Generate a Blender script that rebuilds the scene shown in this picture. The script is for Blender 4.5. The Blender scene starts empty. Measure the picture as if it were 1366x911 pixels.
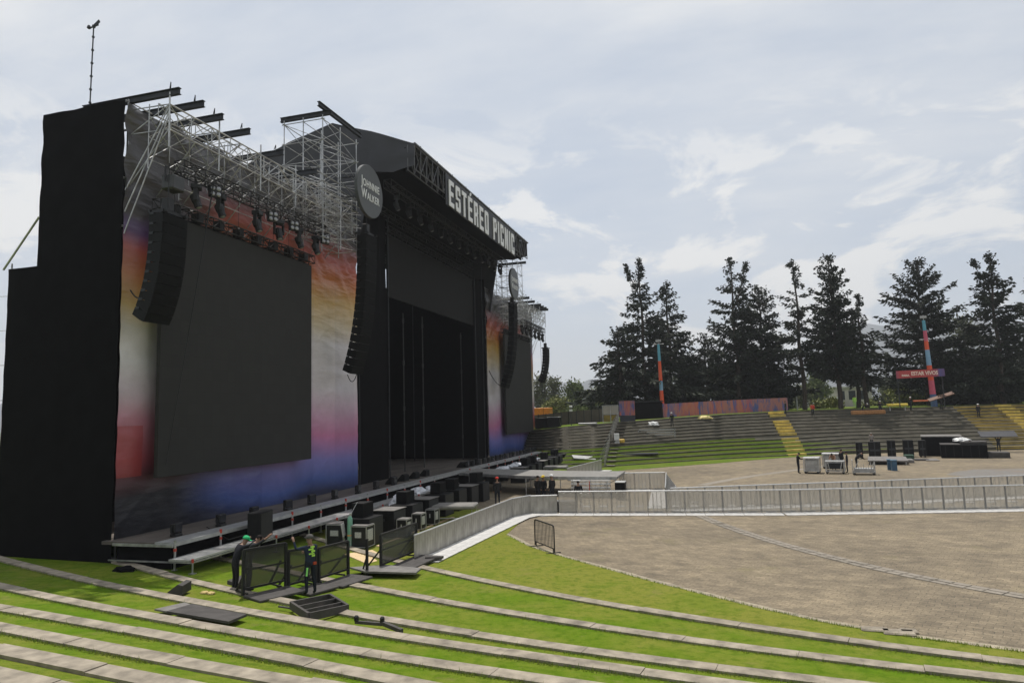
import bpy, math, random
import numpy as np
from mathutils import Vector, Matrix
random.seed(7); rng = np.random.default_rng(7)
SC = bpy.context.scene; COL = SC.collection
R = math.radians

# ---------------------------------------------------------------- camera
F = 920.0; H = 5.6                                  # focal length in photo pixels (1366 wide), eye height
def nrm(v): v = np.array(v, float); return v/np.linalg.norm(v)
AY = nrm([(954-683)/F, -(545-455.5)/F, -1.0]); HZ = np.array([1, .0295, 0])
AZ = nrm(np.cross(HZ, AY)); AZ = AZ if AZ[1] > 0 else -AZ
AX = np.cross(AY, AZ); MW = np.array([AX, AY, AZ]); EYE = np.array([0, 0, H])
def ray(x, y): return MW @ np.array([(x-683)/F, -(y-455.5)/F, -1.0])
def G(x, y, z=0.0): r = ray(x, y); return EYE + r*(z-H)/r[2]      # photo point on a level z
def PY(x, y, Y): r = ray(x, y); return EYE + r*Y/r[1]             # photo point on the plane y = Y
cam = bpy.data.cameras.new('camera'); co = bpy.data.objects.new('camera', cam); COL.objects.link(co)
cam.sensor_width = 36; cam.lens = F/1366*36; cam.clip_start = .1; cam.clip_end = 20000
m4 = Matrix([list(MW[i]) + [EYE[i]] for i in range(3)] + [[0, 0, 0, 1]]); co.matrix_world = m4
SC.camera = co

# ---------------------------------------------------------------- materials
def newmat(name):
    m = bpy.data.materials.new(name); m.use_nodes = True
    nt = m.node_tree; b = nt.nodes['Principled BSDF']; return m, nt, b
def N(nt, t, **kw):
    n = nt.nodes.new(t)
    for k, v in kw.items():
        if k in n.inputs: n.inputs[k].default_value = v
        else: setattr(n, k, v)
    return n
def L(nt, a, b): nt.links.new(a, b)
def rgba(c): return (c[0], c[1], c[2], 1)
def ramp(nt, fac, stops, interp='LINEAR'):
    r = nt.nodes.new('ShaderNodeValToRGB'); r.color_ramp.interpolation = interp
    e = r.color_ramp.elements
    while len(e) < len(stops): e.new(.5)
    for i, (p, c) in enumerate(stops):
        e[i].position = p; e[i].color = rgba(c) if not isinstance(c, (int, float)) else (c, c, c, 1)
    L(nt, fac, r.inputs[0]); return r.outputs[0]
def mixc(nt, fac, a, b, mode='MIX'):
    n = nt.nodes.new('ShaderNodeMix'); n.data_type = 'RGBA'; n.blend_type = mode
    for s, v in ((n.inputs[0], fac), (n.inputs[6], a), (n.inputs[7], b)):
        if hasattr(v, 'links'): L(nt, v, s)
        else: s.default_value = rgba(v) if isinstance(v, (tuple, list)) else v
    return n.outputs[2]
def math_(nt, op, a, b=None):
    n = nt.nodes.new('ShaderNodeMath'); n.operation = op
    for i, v in enumerate((a, b)):
        if v is None: continue
        if hasattr(v, 'links'): L(nt, v, n.inputs[i])
        else: n.inputs[i].default_value = v
    return n.outputs[0]
def noise(nt, scale, detail=4, rough=.55, vec=None, stretch=None):
    if vec is None: vec = nt.nodes.new('ShaderNodeTexCoord').outputs['Object']
    if stretch:
        mp = nt.nodes.new('ShaderNodeMapping'); mp.inputs['Scale'].default_value = stretch; L(nt, vec, mp.inputs[0]); vec = mp.outputs[0]
    n = N(nt, 'ShaderNodeTexNoise', Scale=scale, Detail=detail, Roughness=rough); L(nt, vec, n.inputs['Vector']); return n.outputs['Fac']
def bump(nt, b, h, strength=.3, dist=.05):
    n = N(nt, 'ShaderNodeBump', Strength=strength, Distance=dist); L(nt, h, n.inputs['Height']); L(nt, n.outputs[0], b.inputs['Normal'])
MATS = {}
def mat(name, c, rough=.6, metal=0., var=.18, scale=4., bmp=0., detail=5, spec=.4, stretch=None):
    if name in MATS: return MATS[name]
    m, nt, b = newmat(name)
    f = noise(nt, scale, detail, stretch=stretch)
    lo = tuple(x*(1-var) for x in c); hi = tuple(min(1, x*(1+var)) for x in c)
    L(nt, ramp(nt, f, [(.3, lo), (.7, hi)]), b.inputs['Base Color'])
    b.inputs['Roughness'].default_value = rough; b.inputs['Metallic'].default_value = metal
    b.inputs['Specular IOR Level'].default_value = spec
    if bmp: bump(nt, b, f, bmp)
    MATS[name] = m; return m
def mesh_screen(name, c, alpha, rough=.5, metal=0., scale=6):
    m, nt, b = newmat(name)
    f = noise(nt, scale); L(nt, ramp(nt, f, [(.3, tuple(x*.8 for x in c)), (.7, tuple(x*1.2 for x in c))]), b.inputs['Base Color'])
    b.inputs['Roughness'].default_value = rough; b.inputs['Metallic'].default_value = metal
    t = nt.nodes.new('ShaderNodeBsdfTransparent'); mx = nt.nodes.new('ShaderNodeMixShader'); mx.inputs[0].default_value = alpha
    L(nt, t.outputs[0], mx.inputs[1]); L(nt, b.outputs[0], mx.inputs[2])
    L(nt, mx.outputs[0], nt.nodes['Material Output'].inputs['Surface']); return m

# ---------------------------------------------------------------- mesh builder
class MB:
    def __init__(s): s.v = []; s.f = []; s.m = []
    def add(s, vs, fs, mi=0):
        o = len(s.v); s.v += [tuple(float(c) for c in p) for p in vs]
        s.f += [tuple(i+o for i in f) for f in fs]; s.m += [mi]*len(fs); return s
    def box(s, x0, x1, y0, y1, z0, z1, mi=0):
        return s.add([(x, y, z) for z in (z0, z1) for y in (y0, y1) for x in (x0, x1)],
                     [(0, 2, 3, 1), (4, 5, 7, 6), (0, 1, 5, 4), (2, 6, 7, 3), (0, 4, 6, 2), (1, 3, 7, 5)], mi)
    def cbox(s, c, sz, Rm=None, mi=0):
        Rm = Rm or Matrix.Identity(3); c = Vector(c)
        vs = [c + Rm @ Vector((x*sz[0]/2, y*sz[1]/2, z*sz[2]/2)) for z in (-1, 1) for y in (-1, 1) for x in (-1, 1)]
        return s.add(vs, [(0, 2, 3, 1), (4, 5, 7, 6), (0, 1, 5, 4), (2, 6, 7, 3), (0, 4, 6, 2), (1, 3, 7, 5)], mi)
    def bev(s, x0, x1, y0, y1, z0, z1, b=.02, mi=0):          # box with chamfered edges
        vs = []; ids = {}
        for ix, x in enumerate((x0, x1)):
            for iy, y in enumerate((y0, y1)):
                for iz, z in enumerate((z0, z1)):
                    dx = b if ix == 0 else -b; dy = b if iy == 0 else -b; dz = b if iz == 0 else -b
                    for a, p in enumerate(((x, y+dy, z+dz), (x+dx, y, z+dz), (x+dx, y+dy, z))):
                        ids[(ix, iy, iz, a)] = len(vs); vs.append(p)
        fs = []; q = [(0, 0), (1, 0), (1, 1), (0, 1)]
        for i in (0, 1):
            for a in range(3):
                f = []
                for (u, w) in q:
                    k = [0, 0, 0]; k[a] = i; k[(a+1) % 3] = u; k[(a+2) % 3] = w; f.append(ids[(*k, a)])
                fs.append(tuple(f) if i else tuple(f[::-1]))
        for a in range(3):
            for u in (0, 1):
                for w in (0, 1):
                    k0 = [0, 0, 0]; k0[(a+1) % 3] = u; k0[(a+2) % 3] = w; k1 = list(k0); k1[a] = 1
                    A, B = (a+1) % 3, (a+2) % 3
                    fs.append((ids[(*k0, A)], ids[(*k1, A)], ids[(*k1, B)], ids[(*k0, B)]))
        for ix in (0, 1):
            for iy in (0, 1):
                for iz in (0, 1): fs.append(tuple(ids[(ix, iy, iz, a)] for a in range(3)))
        return s.add(vs, fs, mi)
    def frame(s, p, q, up=(0, 0, 1)):
        p = Vector(p); q = Vector(q); d = (q-p).normalized(); u = Vector(up)
        if abs(d.dot(u)) > .98: u = Vector((1, 0, 0))
        a = d.cross(u).normalized(); return p, q, d, a, a.cross(d)
    def bar(s, p, q, w, h=None, mi=0, up=(0, 0, 1)):
        h = h or w; p, q, d, a, b = s.frame(p, q, up)
        vs = [c + a*(x*w/2) + b*(y*h/2) for c in (p, q) for x, y in ((-1, -1), (1, -1), (1, 1), (-1, 1))]
        return s.add(vs, [(0, 1, 2, 3), (7, 6, 5, 4), (0, 4, 5, 1), (1, 5, 6, 2), (2, 6, 7, 3), (3, 7, 4, 0)], mi)
    def tube(s, p, q, r, n=5, r2=None, mi=0, cap=True):
        r2 = r if r2 is None else r2; p, q, d, a, b = s.frame(p, q)
        vs = [c + (a*math.cos(2*math.pi*i/n) + b*math.sin(2*math.pi*i/n))*rr for c, rr in ((p, r), (q, r2)) for i in range(n)]
        fs = [(i, (i+1) % n, n+(i+1) % n, n+i) for i in range(n)]
        if cap: fs += [tuple(range(n))[::-1], tuple(range(n, 2*n))]
        return s.add(vs, fs, mi)
    def path(s, pts, r, n=5, mi=0):
        for a, b in zip(pts[:-1], pts[1:]): s.tube(a, b, r, n, mi=mi)
        return s
    def prism(s, pts, d, mi=0):                                  # polygon pts extruded by vector d
        n = len(pts); d = Vector(d); vs = [Vector(p) for p in pts]; vs += [p + d for p in vs]
        return s.add(vs, [tuple(range(n))[::-1], tuple(range(n, 2*n))] + [(i, (i+1) % n, n+(i+1) % n, n+i) for i in range(n)], mi)
    def lathe(s, c, prof, n=12, mi=0, axis=None):                 # prof = [(r, h)...] along axis (default z)
        c = Vector(c); ax = Vector(axis or (0, 0, 1)).normalized(); t = Vector((1, 0, 0)) if abs(ax.x) < .9 else Vector((0, 1, 0))
        a = ax.cross(t).normalized(); b = ax.cross(a); k = len(prof)
        vs = [c + ax*h + (a*math.cos(2*math.pi*i/n) + b*math.sin(2*math.pi*i/n))*r for r, h in prof for i in range(n)]
        fs = [(j*n+i, j*n+(i+1) % n, (j+1)*n+(i+1) % n, (j+1)*n+i) for j in range(k-1) for i in range(n)]
        fs += [tuple(range(n))[::-1], tuple(range((k-1)*n, k*n))]
        return s.add(vs, fs, mi)
    def build(s, name, mats, parent=None, loc=None, smooth=False):
        me = bpy.data.meshes.new(name); me.from_pydata(s.v, [], s.f)
        for m in (mats if isinstance(mats, (list, tuple)) else [mats]): me.materials.append(m)
        me.polygons.foreach_set('material_index', s.m)
        if smooth: me.polygons.foreach_set('use_smooth', [True]*len(s.f))
        me.update(); o = bpy.data.objects.new(name, me); COL.objects.link(o)
        if parent: o.parent = parent
        if loc is not None: o.location = loc
        return o
def npmesh(name, V, Fc, mats, parent=None, mi=None, smooth=False):   # V (n,3) ; Fc (m,k) uniform faces
    me = bpy.data.meshes.new(name); k = Fc.shape[1]
    me.vertices.add(len(V)); me.vertices.foreach_set('co', np.asarray(V, np.float32).ravel())
    me.loops.add(Fc.size); me.loops.foreach_set('vertex_index', Fc.astype(np.int32).ravel())
    me.polygons.add(len(Fc)); me.polygons.foreach_set('loop_start', np.arange(len(Fc), dtype=np.int32)*k)
    for m in (mats if isinstance(mats, (list, tuple)) else [mats]): me.materials.append(m)
    if mi is not None: me.polygons.foreach_set('material_index', np.asarray(mi, np.int32))
    me.update(calc_edges=True); me.validate()
    if smooth: me.polygons.foreach_set('use_smooth', [True]*len(me.polygons))
    o = bpy.data.objects.new(name, me); COL.objects.link(o)
    if parent: o.parent = parent
    return o
def tag(o, label=None, cat=None, group=None, kind=None):
    for k, v in (('label', label), ('category', cat), ('group', group), ('kind', kind)):
        if v: o[k] = v
    return o
def thing(name, label, cat, loc=(0, 0, 0), rz=0., group=None):
    o = bpy.data.objects.new(name, None); COL.objects.link(o); o.empty_display_size = .2
    o.location = loc; o.rotation_euler = (0, 0, rz); return tag(o, label, cat, group)
def dup(root, loc, rz=0., label=None, group=None):
    def cp(o, par):
        c = o.copy(); COL.objects.link(c)
        if par: c.parent = par
        for ch in list(KIDS.get(o.name, [])): cp(ch, c)
        return c
    KIDS = {}
    def walk(o):
        KIDS[o.name] = list(o.children)
        for ch in o.children: walk(ch)
    walk(root); r = cp(root, None); r.location = loc; r.rotation_euler = (0, 0, rz)
    if label: r['label'] = label
    if group: r['group'] = group
    return r
def struct(o): o['kind'] = 'structure'; return o
def text_mesh(s, size, extrude=.01, offset=0., align='CENTER', sx=1., spacing=1.):
    cu = bpy.data.curves.new('t', 'FONT'); cu.body = s; cu.size = size; cu.extrude = extrude; cu.offset = offset
    cu.align_x = align; cu.align_y = 'CENTER'; cu.space_character = spacing; cu.resolution_u = 4
    o = bpy.data.objects.new('t', cu); COL.objects.link(o); dg = bpy.context.evaluated_depsgraph_get(); dg.update()
    me = bpy.data.meshes.new_from_object(o.evaluated_get(dg)); bpy.data.objects.remove(o); bpy.data.curves.remove(cu)
    if sx != 1: me.transform(Matrix.Diagonal((sx, 1, 1, 1)))
    return me
FACE_X = Matrix(((0, 0, 1, 0), (1, 0, 0, 0), (0, 1, 0, 0), (0, 0, 0, 1)))   # local x -> +y, y -> +z, z -> +x
def lattice(mb, p, q, depth, n, rc=.03, rd=.02, up=(0, 0, -1), posts=True):  # flat lattice girder hung below line p-q
    p = Vector(p); q = Vector(q); u = Vector(up)*depth
    mb.tube(p, q, rc); mb.tube(p+u, q+u, rc)
    for i in range(n+1):
        a = p.lerp(q, i/n)
        if posts: mb.tube(a, a+u, rd)
        if i < n:
            b = p.lerp(q, (i+1)/n); mb.tube(a if i % 2 == 0 else a+u, (b+u) if i % 2 == 0 else b, rd)
def boxtruss(mb, p, q, w, n, rc=.03, rd=.016, side=(1, 0, 0)):
    p = Vector(p); q = Vector(q); d = (q-p).normalized(); a = Vector(side); a = (a - d*a.dot(d)).normalized(); b = d.cross(a)
    C = [a*sx*w/2 + b*sy*w/2 for sx, sy in ((-1, -1), (1, -1), (1, 1), (-1, 1))]
    for c in C: mb.tube(p+c, q+c, rc)
    for i in range(n):
        for k in range(4):
            c0, c1 = (C[k], C[(k+1) % 4]) if i % 2 else (C[(k+1) % 4], C[k])
            mb.tube(p.lerp(q, i/n)+c0, p.lerp(q, (i+1)/n)+c1, rd, 4)
            mb.tube(p.lerp(q, i/n)+C[k], p.lerp(q, i/n)+C[(k+1) % 4], rd, 4)
    for k in range(4): mb.tube(q+C[k], q+C[(k+1) % 4], rd, 4)
def ibeam(mb, p, q, h=.26, w=.18, t=.03):
    p = Vector(p); q = Vector(q); up = Vector((0, 0, h/2))
    mb.bar(p-up, q-up, w, t); mb.bar(p+up, q+up, w, t); mb.bar(p, q, t, h-t)
# ---------------------------------------------------------------- palette
blackcloth = mat('black_cloth', (.0048, .0046, .0052), .9, var=.25, scale=1.5, spec=.08)
blackpaint = mat('black_paint', (.009, .009, .0095), .55, var=.3, scale=6)
blackbox = mat('black_speaker_paint', (.0075, .0075, .008), .65, var=.3, scale=9, spec=.18)
grille = mat('grille_grey', (.009, .009, .009), .8, var=.15, scale=20, spec=.08)
darksteel = mat('dark_steel', (.03, .032, .036), .5, .3, var=.3, scale=3)
galv = mat('galvanised_steel', (.42, .42, .415), .38, .7, var=.35, scale=3)
alu = mat('aluminium', (.55, .55, .54), .38, .6, var=.15, scale=2.5)
aludull = mat('dull_aluminium', (.38, .38, .37), .5, .4, var=.2, scale=3)
deckply = mat('deck_plywood', (.095, .08, .068), .75, var=.45, scale=1.2, detail=8, stretch=(1, .25, 1))
darkply = mat('dark_floor_board', (.05, .045, .042), .7, var=.35, scale=3, detail=8)
greyboard = mat('grey_floor_board', (.16, .15, .14), .7, var=.25, scale=3, detail=8)
plywood = mat('new_plywood', (.62, .46, .26), .65, var=.12, scale=2, stretch=(1, 8, 1))
redcol = mat('red_plastic', (.45, .05, .03), .5)
orangep = mat('orange_paint', (.62, .22, .02), .5)
whiteplate = mat('white_tread_plate', (.52, .51, .49), .5, .15, var=.28, scale=2.5, detail=9)
concrete = mat('kerb_concrete', (.262, .226, .174), .9, var=.42, scale=2.6, detail=9, bmp=.25)
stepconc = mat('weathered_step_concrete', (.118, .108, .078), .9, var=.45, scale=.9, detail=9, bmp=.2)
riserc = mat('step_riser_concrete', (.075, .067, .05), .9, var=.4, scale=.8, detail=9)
yellowp = mat('yellow_stair_paint', (.50, .38, .09), .75, var=.3, scale=1.5, detail=8)
yelloww = mat('worn_yellow_paint', (.30, .22, .05), .8, var=.45, scale=.8, detail=8)
skin = mat('skin', (.26, .15, .10), .55, var=.06)
whitep = mat('white_paint', (.72, .72, .7), .5, var=.06)
letterw = mat('letter_face', (.78, .78, .76), .5, var=.05)
discgrey = mat('disc_face', (.062, .066, .064), .45, var=.08)
canopy = mat('canopy_vinyl', (.035, .035, .04), .5, var=.25, scale=.5, bmp=.2)
bark = mat('bark', (.055, .042, .032), .9, var=.35, scale=5, bmp=.3)
glasslens = mat('lamp_lens', (.28, .28, .29), .15, .3, var=.05)
cable = mat('black_cable', (.01, .01, .01), .6)
foil = mat('plastic_wrap', (.62, .63, .66), .3, .1, var=.2, scale=8, bmp=.5)
barriersheet = mesh_screen('perforated_barrier_sheet', (.60, .56, .49), .42, .45, .35, .05)
blackscreen = mesh_screen('black_mesh_screen', (.035, .034, .03), .60, .6)
def led_material():
    m, nt, b = newmat('led_panel_face'); tc = nt.nodes.new('ShaderNodeTexCoord')
    br = N(nt, 'ShaderNodeTexBrick', Scale=1.0); br.offset = 0; br.inputs['Mortar Size'].default_value = .004
    br.inputs['Brick Width'].default_value = .5; br.inputs['Row Height'].default_value = .5
    br.inputs['Color1'].default_value = (.031, .030, .028, 1); br.inputs['Color2'].default_value = (.0275, .0265, .025, 1); br.inputs['Mortar'].default_value = (.019, .018, .017, 1)
    mp = nt.nodes.new('ShaderNodeMapping'); mp.inputs['Rotation'].default_value = (0, R(90), 0)
    sp = nt.nodes.new('ShaderNodeSeparateXYZ'); cb = nt.nodes.new('ShaderNodeCombineXYZ'); L(nt, tc.outputs['Object'], sp.inputs[0])
    L(nt, sp.outputs[1], cb.inputs[0]); L(nt, sp.outputs[2], cb.inputs[1]); L(nt, cb.outputs[0], br.inputs['Vector'])
    L(nt, br.outputs['Color'], b.inputs['Base Color']); b.inputs['Roughness'].default_value = .75; b.inputs['Specular IOR Level'].default_value = .25
    return m
ledmat = led_material()
def sticker(): return mat('white_sticker', (.42, .42, .4), .6, var=.35, scale=30)

# ---------------------------------------------------------------- world
def world():
    w = bpy.data.worlds.new('World'); SC.world = w; w.use_nodes = True; nt = w.node_tree
    bg = nt.nodes['Background']; sun = Vector((-3.3, 6.1, 18.8)).normalized()
    sky = nt.nodes.new('ShaderNodeTexSky'); sky.sky_type = 'NISHITA'; sky.sun_disc = False
    sky.sun_elevation = math.asin(sun.z); sky.sun_rotation = math.atan2(sun.x, sun.y); sky.altitude = 2600; sky.dust_density = 2.5; sky.air_density = 1.2
    tc = nt.nodes.new('ShaderNodeTexCoord'); sp = nt.nodes.new('ShaderNodeSeparateXYZ'); L(nt, tc.outputs['Generated'], sp.inputs[0])
    zz = math_(nt, 'MAXIMUM', sp.outputs[2], 0.0); den = math_(nt, 'ADD', zz, .22)
    cb = nt.nodes.new('ShaderNodeCombineXYZ'); L(nt, math_(nt, 'DIVIDE', sp.outputs[0], den), cb.inputs[0]); L(nt, math_(nt, 'DIVIDE', sp.outputs[1], den), cb.inputs[1])
    v = cb.outputs[0]
    cir = noise(nt, 1.1, 7, .62, vec=v, stretch=(.55, 1.5, 1)); big = noise(nt, .75, 5, .5, vec=v)
    thin = ramp(nt, cir, [(.34, .12), (.5, .55), (.66, 1.)])
    veil = ramp(nt, big, [(.36, .05), (.62, .9)])
    cu = N(nt, 'ShaderNodeTexNoise', Scale=5.6, Detail=10, Roughness=.62, Distortion=.5)
    mp = nt.nodes.new('ShaderNodeMapping'); mp.inputs['Location'].default_value = (.9, .35, 0); mp.inputs['Scale'].default_value = (1, 1, 2.3)
    L(nt, tc.outputs['Generated'], mp.inputs[0]); L(nt, mp.outputs[0], cu.inputs['Vector'])
    puff = ramp(nt, cu.outputs['Fac'], [(.49, 0.), (.57, 1.)])
    lowb = ramp(nt, sp.outputs[2], [(0., .25), (.1, .95), (.3, .75), (.44, 0.)])
    puff = math_(nt, 'MULTIPLY', puff, lowb)
    hz = ramp(nt, sp.outputs[2], [(0., .7), (.10, .2), (.3, 0.)])
    a = math_(nt, 'MULTIPLY', math_(nt, 'MULTIPLY', thin, math_(nt, 'ADD', veil, .35)), ramp(nt, sp.outputs[2], [(0., .35), (.3, .6), (.5, 1.)])); a = math_(nt, 'MAXIMUM', a, hz); a = math_(nt, 'MINIMUM', a, .97)
    base = mixc(nt, .7, sky.outputs[0], (4.15, 4.72, 5.45))
    c1 = mixc(nt, a, base, (6.95, 7.0, 7.0))
    c2 = mixc(nt, math_(nt, 'MULTIPLY', puff, .85), c1, (8.1, 7.9, 7.5))
    L(nt, c2, bg.inputs['Color']); bg.inputs['Strength'].default_value = .1
    ld = bpy.data.lights.new('sun', 'SUN'); ld.energy = 3.5; ld.angle = R(.6); ld.color = (1, .955, .89)
    lo = bpy.data.objects.new('sun', ld); COL.objects.link(lo); lo.rotation_euler = sun.to_track_quat('Z', 'Y').to_euler(); lo.location = (0, 0, 60)
world()
SC.view_settings.view_transform = 'Standard'; SC.view_settings.look = 'None'; SC.view_settings.exposure = .3; SC.view_settings.gamma = 1
SC.cycles.use_denoising = True; SC.cycles.max_bounces = 6; SC.cycles.diffuse_bounces = 3; SC.cycles.transparent_max_bounces = 12
SC.cycles.volume_bounces = 0

# ---------------------------------------------------------------- ground materials
def grass_mat(name, lush, dry, trampled=False):
    m, nt, b = newmat(name)
    f1 = noise(nt, .4, 9, .7); f2 = noise(nt, 3.2, 9, .78); f3 = noise(nt, 45, 4, .75); f4 = noise(nt, 1.1, 8, .72)
    fac = ramp(nt, f1, [(.40, 0.), (.66, .9)])
    if trampled:                                 # the flat strip next to the paving is walked on and drier
        tc = nt.nodes.new('ShaderNodeTexCoord'); sp = nt.nodes.new('ShaderNodeSeparateXYZ'); L(nt, tc.outputs['Object'], sp.inputs[0])
        z = math_(nt, 'ADD', sp.outputs[2], math_(nt, 'MULTIPLY', math_(nt, 'SUBTRACT', f4, .5), .16))
        fac = math_(nt, 'MINIMUM', math_(nt, 'ADD', fac, ramp(nt, z, [(.04, .62), (.13, 0.)])), 1.)
    c = mixc(nt, fac, lush, dry)
    c = mixc(nt, ramp(nt, f2, [(.36, .6), (.52, 0.)]), c, tuple(x*.58 for x in lush))
    c = mixc(nt, ramp(nt, f4, [(.575, 0.), (.72, .75)]), c, (.19, .165, .06))
    c = mixc(nt, 1., c, ramp(nt, f3, [(.3, (.72, .74, .7)), (.7, (1.3, 1.27, 1.25))]), 'MULTIPLY')
    L(nt, c, b.inputs['Base Color']); b.inputs['Roughness'].default_value = .95; b.inputs['Specular IOR Level'].default_value = .08
    bump(nt, b, f2, .5, .06); return m
grassm = grass_mat('lawn_grass', (.083, .152, .004), (.165, .176, .028), True)
grassf = grass_mat('terrace_grass', (.085, .142, .010), (.14, .155, .03))
landm = grass_mat('rough_land', (.05, .075, .02), (.10, .095, .045))
def paving():
    m, nt, b = newmat('brick_paving'); tc = nt.nodes.new('ShaderNodeTexCoord')
    wn = N(nt, 'ShaderNodeTexNoise', Scale=.5, Detail=3); L(nt, tc.outputs['Object'], wn.inputs['Vector'])
    wv = nt.nodes.new('ShaderNodeVectorMath'); wv.operation = 'MULTIPLY_ADD'; L(nt, wn.outputs['Color'], wv.inputs[0]); wv.inputs[1].default_value = (.5, .5, 0); L(nt, tc.outputs['Object'], wv.inputs[2])
    br = N(nt, 'ShaderNodeTexBrick', Scale=1.0); br.offset = .5
    br.inputs['Brick Width'].default_value = .34; br.inputs['Row Height'].default_value = .2; br.inputs['Mortar Size'].default_value = .012; br.inputs['Mortar Smooth'].default_value = .6
    br.inputs['Color1'].default_value = (.245, .205, .149, 1); br.inputs['Color2'].default_value = (.182, .153, .113, 1); br.inputs['Mortar'].default_value = (.115, .10, .078, 1)
    mp = nt.nodes.new('ShaderNodeMapping'); mp.inputs['Rotation'].default_value = (0, 0, R(24)); L(nt, wv.outputs[0], mp.inputs[0]); L(nt, mp.outputs[0], br.inputs['Vector'])
    f1 = noise(nt, .13, 8, .62); f2 = noise(nt, 1.1, 9, .74); f3 = noise(nt, .9, 9, .75, stretch=(.7, 1.4, 1)); f4 = noise(nt, .3, 7, .7); f5 = noise(nt, 14, 4, .8)
    c = mixc(nt, 1., br.outputs['Color'], ramp(nt, f1, [(.32, (.76, .75, .74)), (.68, (1.18, 1.15, 1.08))]), 'MULTIPLY')
    c = mixc(nt, 1., c, ramp(nt, f2, [(.32, (.74, .74, .75)), (.68, (1.24, 1.23, 1.19))]), 'MULTIPLY')
    c = mixc(nt, 1., c, ramp(nt, f3, [(.34, (.80, .80, .81)), (.66, (1.18, 1.17, 1.15))]), 'MULTIPLY')
    c = mixc(nt, 1., c, ramp(nt, f5, [(.32, (.66, .66, .67)), (.68, (1.3, 1.3, 1.28))]), 'MULTIPLY')
    c = mixc(nt, ramp(nt, f4, [(.57, 0.), (.7, .5)]), c, (.19, .165, .08))
    L(nt, c, b.inputs['Base Color']); b.inputs['Roughness'].default_value = .85; b.inputs['Specular IOR Level'].default_value = .2
    bump(nt, b, f2, .5, .04); return m
pave = paving()

# ---------------------------------------------------------------- near terraces
KZ = [.15, .30, .50, .72, .97, 1.25, 1.55, 1.90, 2.25]
KP = [[(467, 729), (560, 757), (680, 781), (800, 800), (916, 821), (1162, 856), (1366, 884)],
      [(484, 781), (680, 816), (926, 852), (1182, 884), (1366, 906)],
      [(215, 764), (303, 782), (382, 803), (460, 818), (680, 848), (911, 884), (1052, 901)],
      [(0, 745), (114, 770), (236, 796), (310, 811), (382, 823.5), (460, 838), (580, 854), (680, 870), (901, 899)],
      [(0, 781), (205, 819), (460, 868), (680, 895)], [(0, 809), (215, 846), (460, 892)],
      [(0, 834.5), (229, 878), (400, 908)], [(0, 865), (168, 898)], [(0, 898), (40, 906)]]
CURV = []
for z, ps in zip(KZ, KP):                      # smooth plan curve of every kerb, straight beyond what is seen
    P = np.array([G(x, y, z) for x, y in ps]); d = 2 if len(ps) > 2 else 1
    c = np.polyfit(P[:, 0], P[:, 1], d); CURV.append((c, P[:, 0].min(), P[:, 0].max()))
def ky(k, x):
    c, a, b = CURV[k]; x = np.asarray(x, float); xc = np.clip(x, a, b); dc = np.polyder(c)
    return np.polyval(c, xc) + np.polyval(dc, xc)*(x-xc)
S9 = np.polyder(CURV[7][0])
CURV[8] = (np.array([CURV[7][0][0], ky(8, -9.7) + 9.7*CURV[7][0][0]]), -12, -6)
for dz, dy in ((2.62, 1.35), (3.0, 2.7)):
    KZ.append(dz); c = CURV[8][0].copy(); c[1] -= dy; CURV.append((c, -12, -6))
NK = len(KZ); KW = .38
K0X = [-40, -14, -11.5, -10.4, -10.15, -9.87, -7.8, -5.73, -2.06, .8, 2.35, 3.94, 6.33, 12, 60]
K0Y = [41, 40, 39.7, 39.0, 37, 31.94, 28.9, 26.89, 23.53, 21.2, 20.1, 19.3, 18.55, 17.6, 15]
def k0(x): return np.interp(x, K0X, K0Y)
def rows_at(x):
    ys = [float(k0(x)), float(k0(x))-.35]; zs = [.012, .03]
    for k in range(NK):
        y = float(ky(k, x)); y = min(y, ys[-1]-KW-.25)
        ys += [y+KW/2, y-KW/2]; zs += [max(.03, KZ[k]-.17), KZ[k]-.055]
    ys.append(ys[-1]-9); zs.append(KZ[-1]+.3); return ys, zs
def gz(x, y):                                   # ground height anywhere near
    ys, zs = rows_at(x); return 0. if y > ys[0] else float(np.interp(-y, [-a for a in ys], zs))
xs = np.concatenate([np.arange(-46, -14, 1.), np.arange(-14, -8, .25), np.arange(-8, 32, .8)])
V = []; nr = None; SUB = 3
for x in xs:
    ys, zs = rows_at(x); yy = []; z2 = []
    for i in range(len(ys)-1):
        for s in range(SUB): t = s/SUB; yy.append(ys[i]*(1-t)+ys[i+1]*t); z2.append(zs[i]*(1-t)+zs[i+1]*t)
    yy.append(ys[-1]); z2.append(zs[-1]); nr = len(yy)
    V += [(x, a, b) for a, b in zip(yy, z2)]
V = np.array(V); nx = len(xs)
fc = np.array([(i*nr+j, i*nr+j+1, (i+1)*nr+j+1, (i+1)*nr+j) for i in range(nx-1) for j in range(nr-1)])
struct(npmesh('lawn', V, fc, grassm, smooth=True))
KL = ['concrete kerb bordering the first grass strip next to the paved plaza', 'second concrete kerb up from the paved plaza, crossing right of the black mesh panels',
      'third concrete kerb from the plaza, running under the black mesh panels', 'fourth concrete kerb, passing just in front of the black tower curtain',
      'fifth concrete kerb, touching the dark flat panel lying on the grass', 'sixth concrete kerb, first one with nothing lying on it',
      'seventh concrete kerb of the grass terraces, in the near left', 'eighth concrete kerb, near the bottom left corner', 'nearest concrete kerb at the very bottom left corner', '', '']
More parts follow.
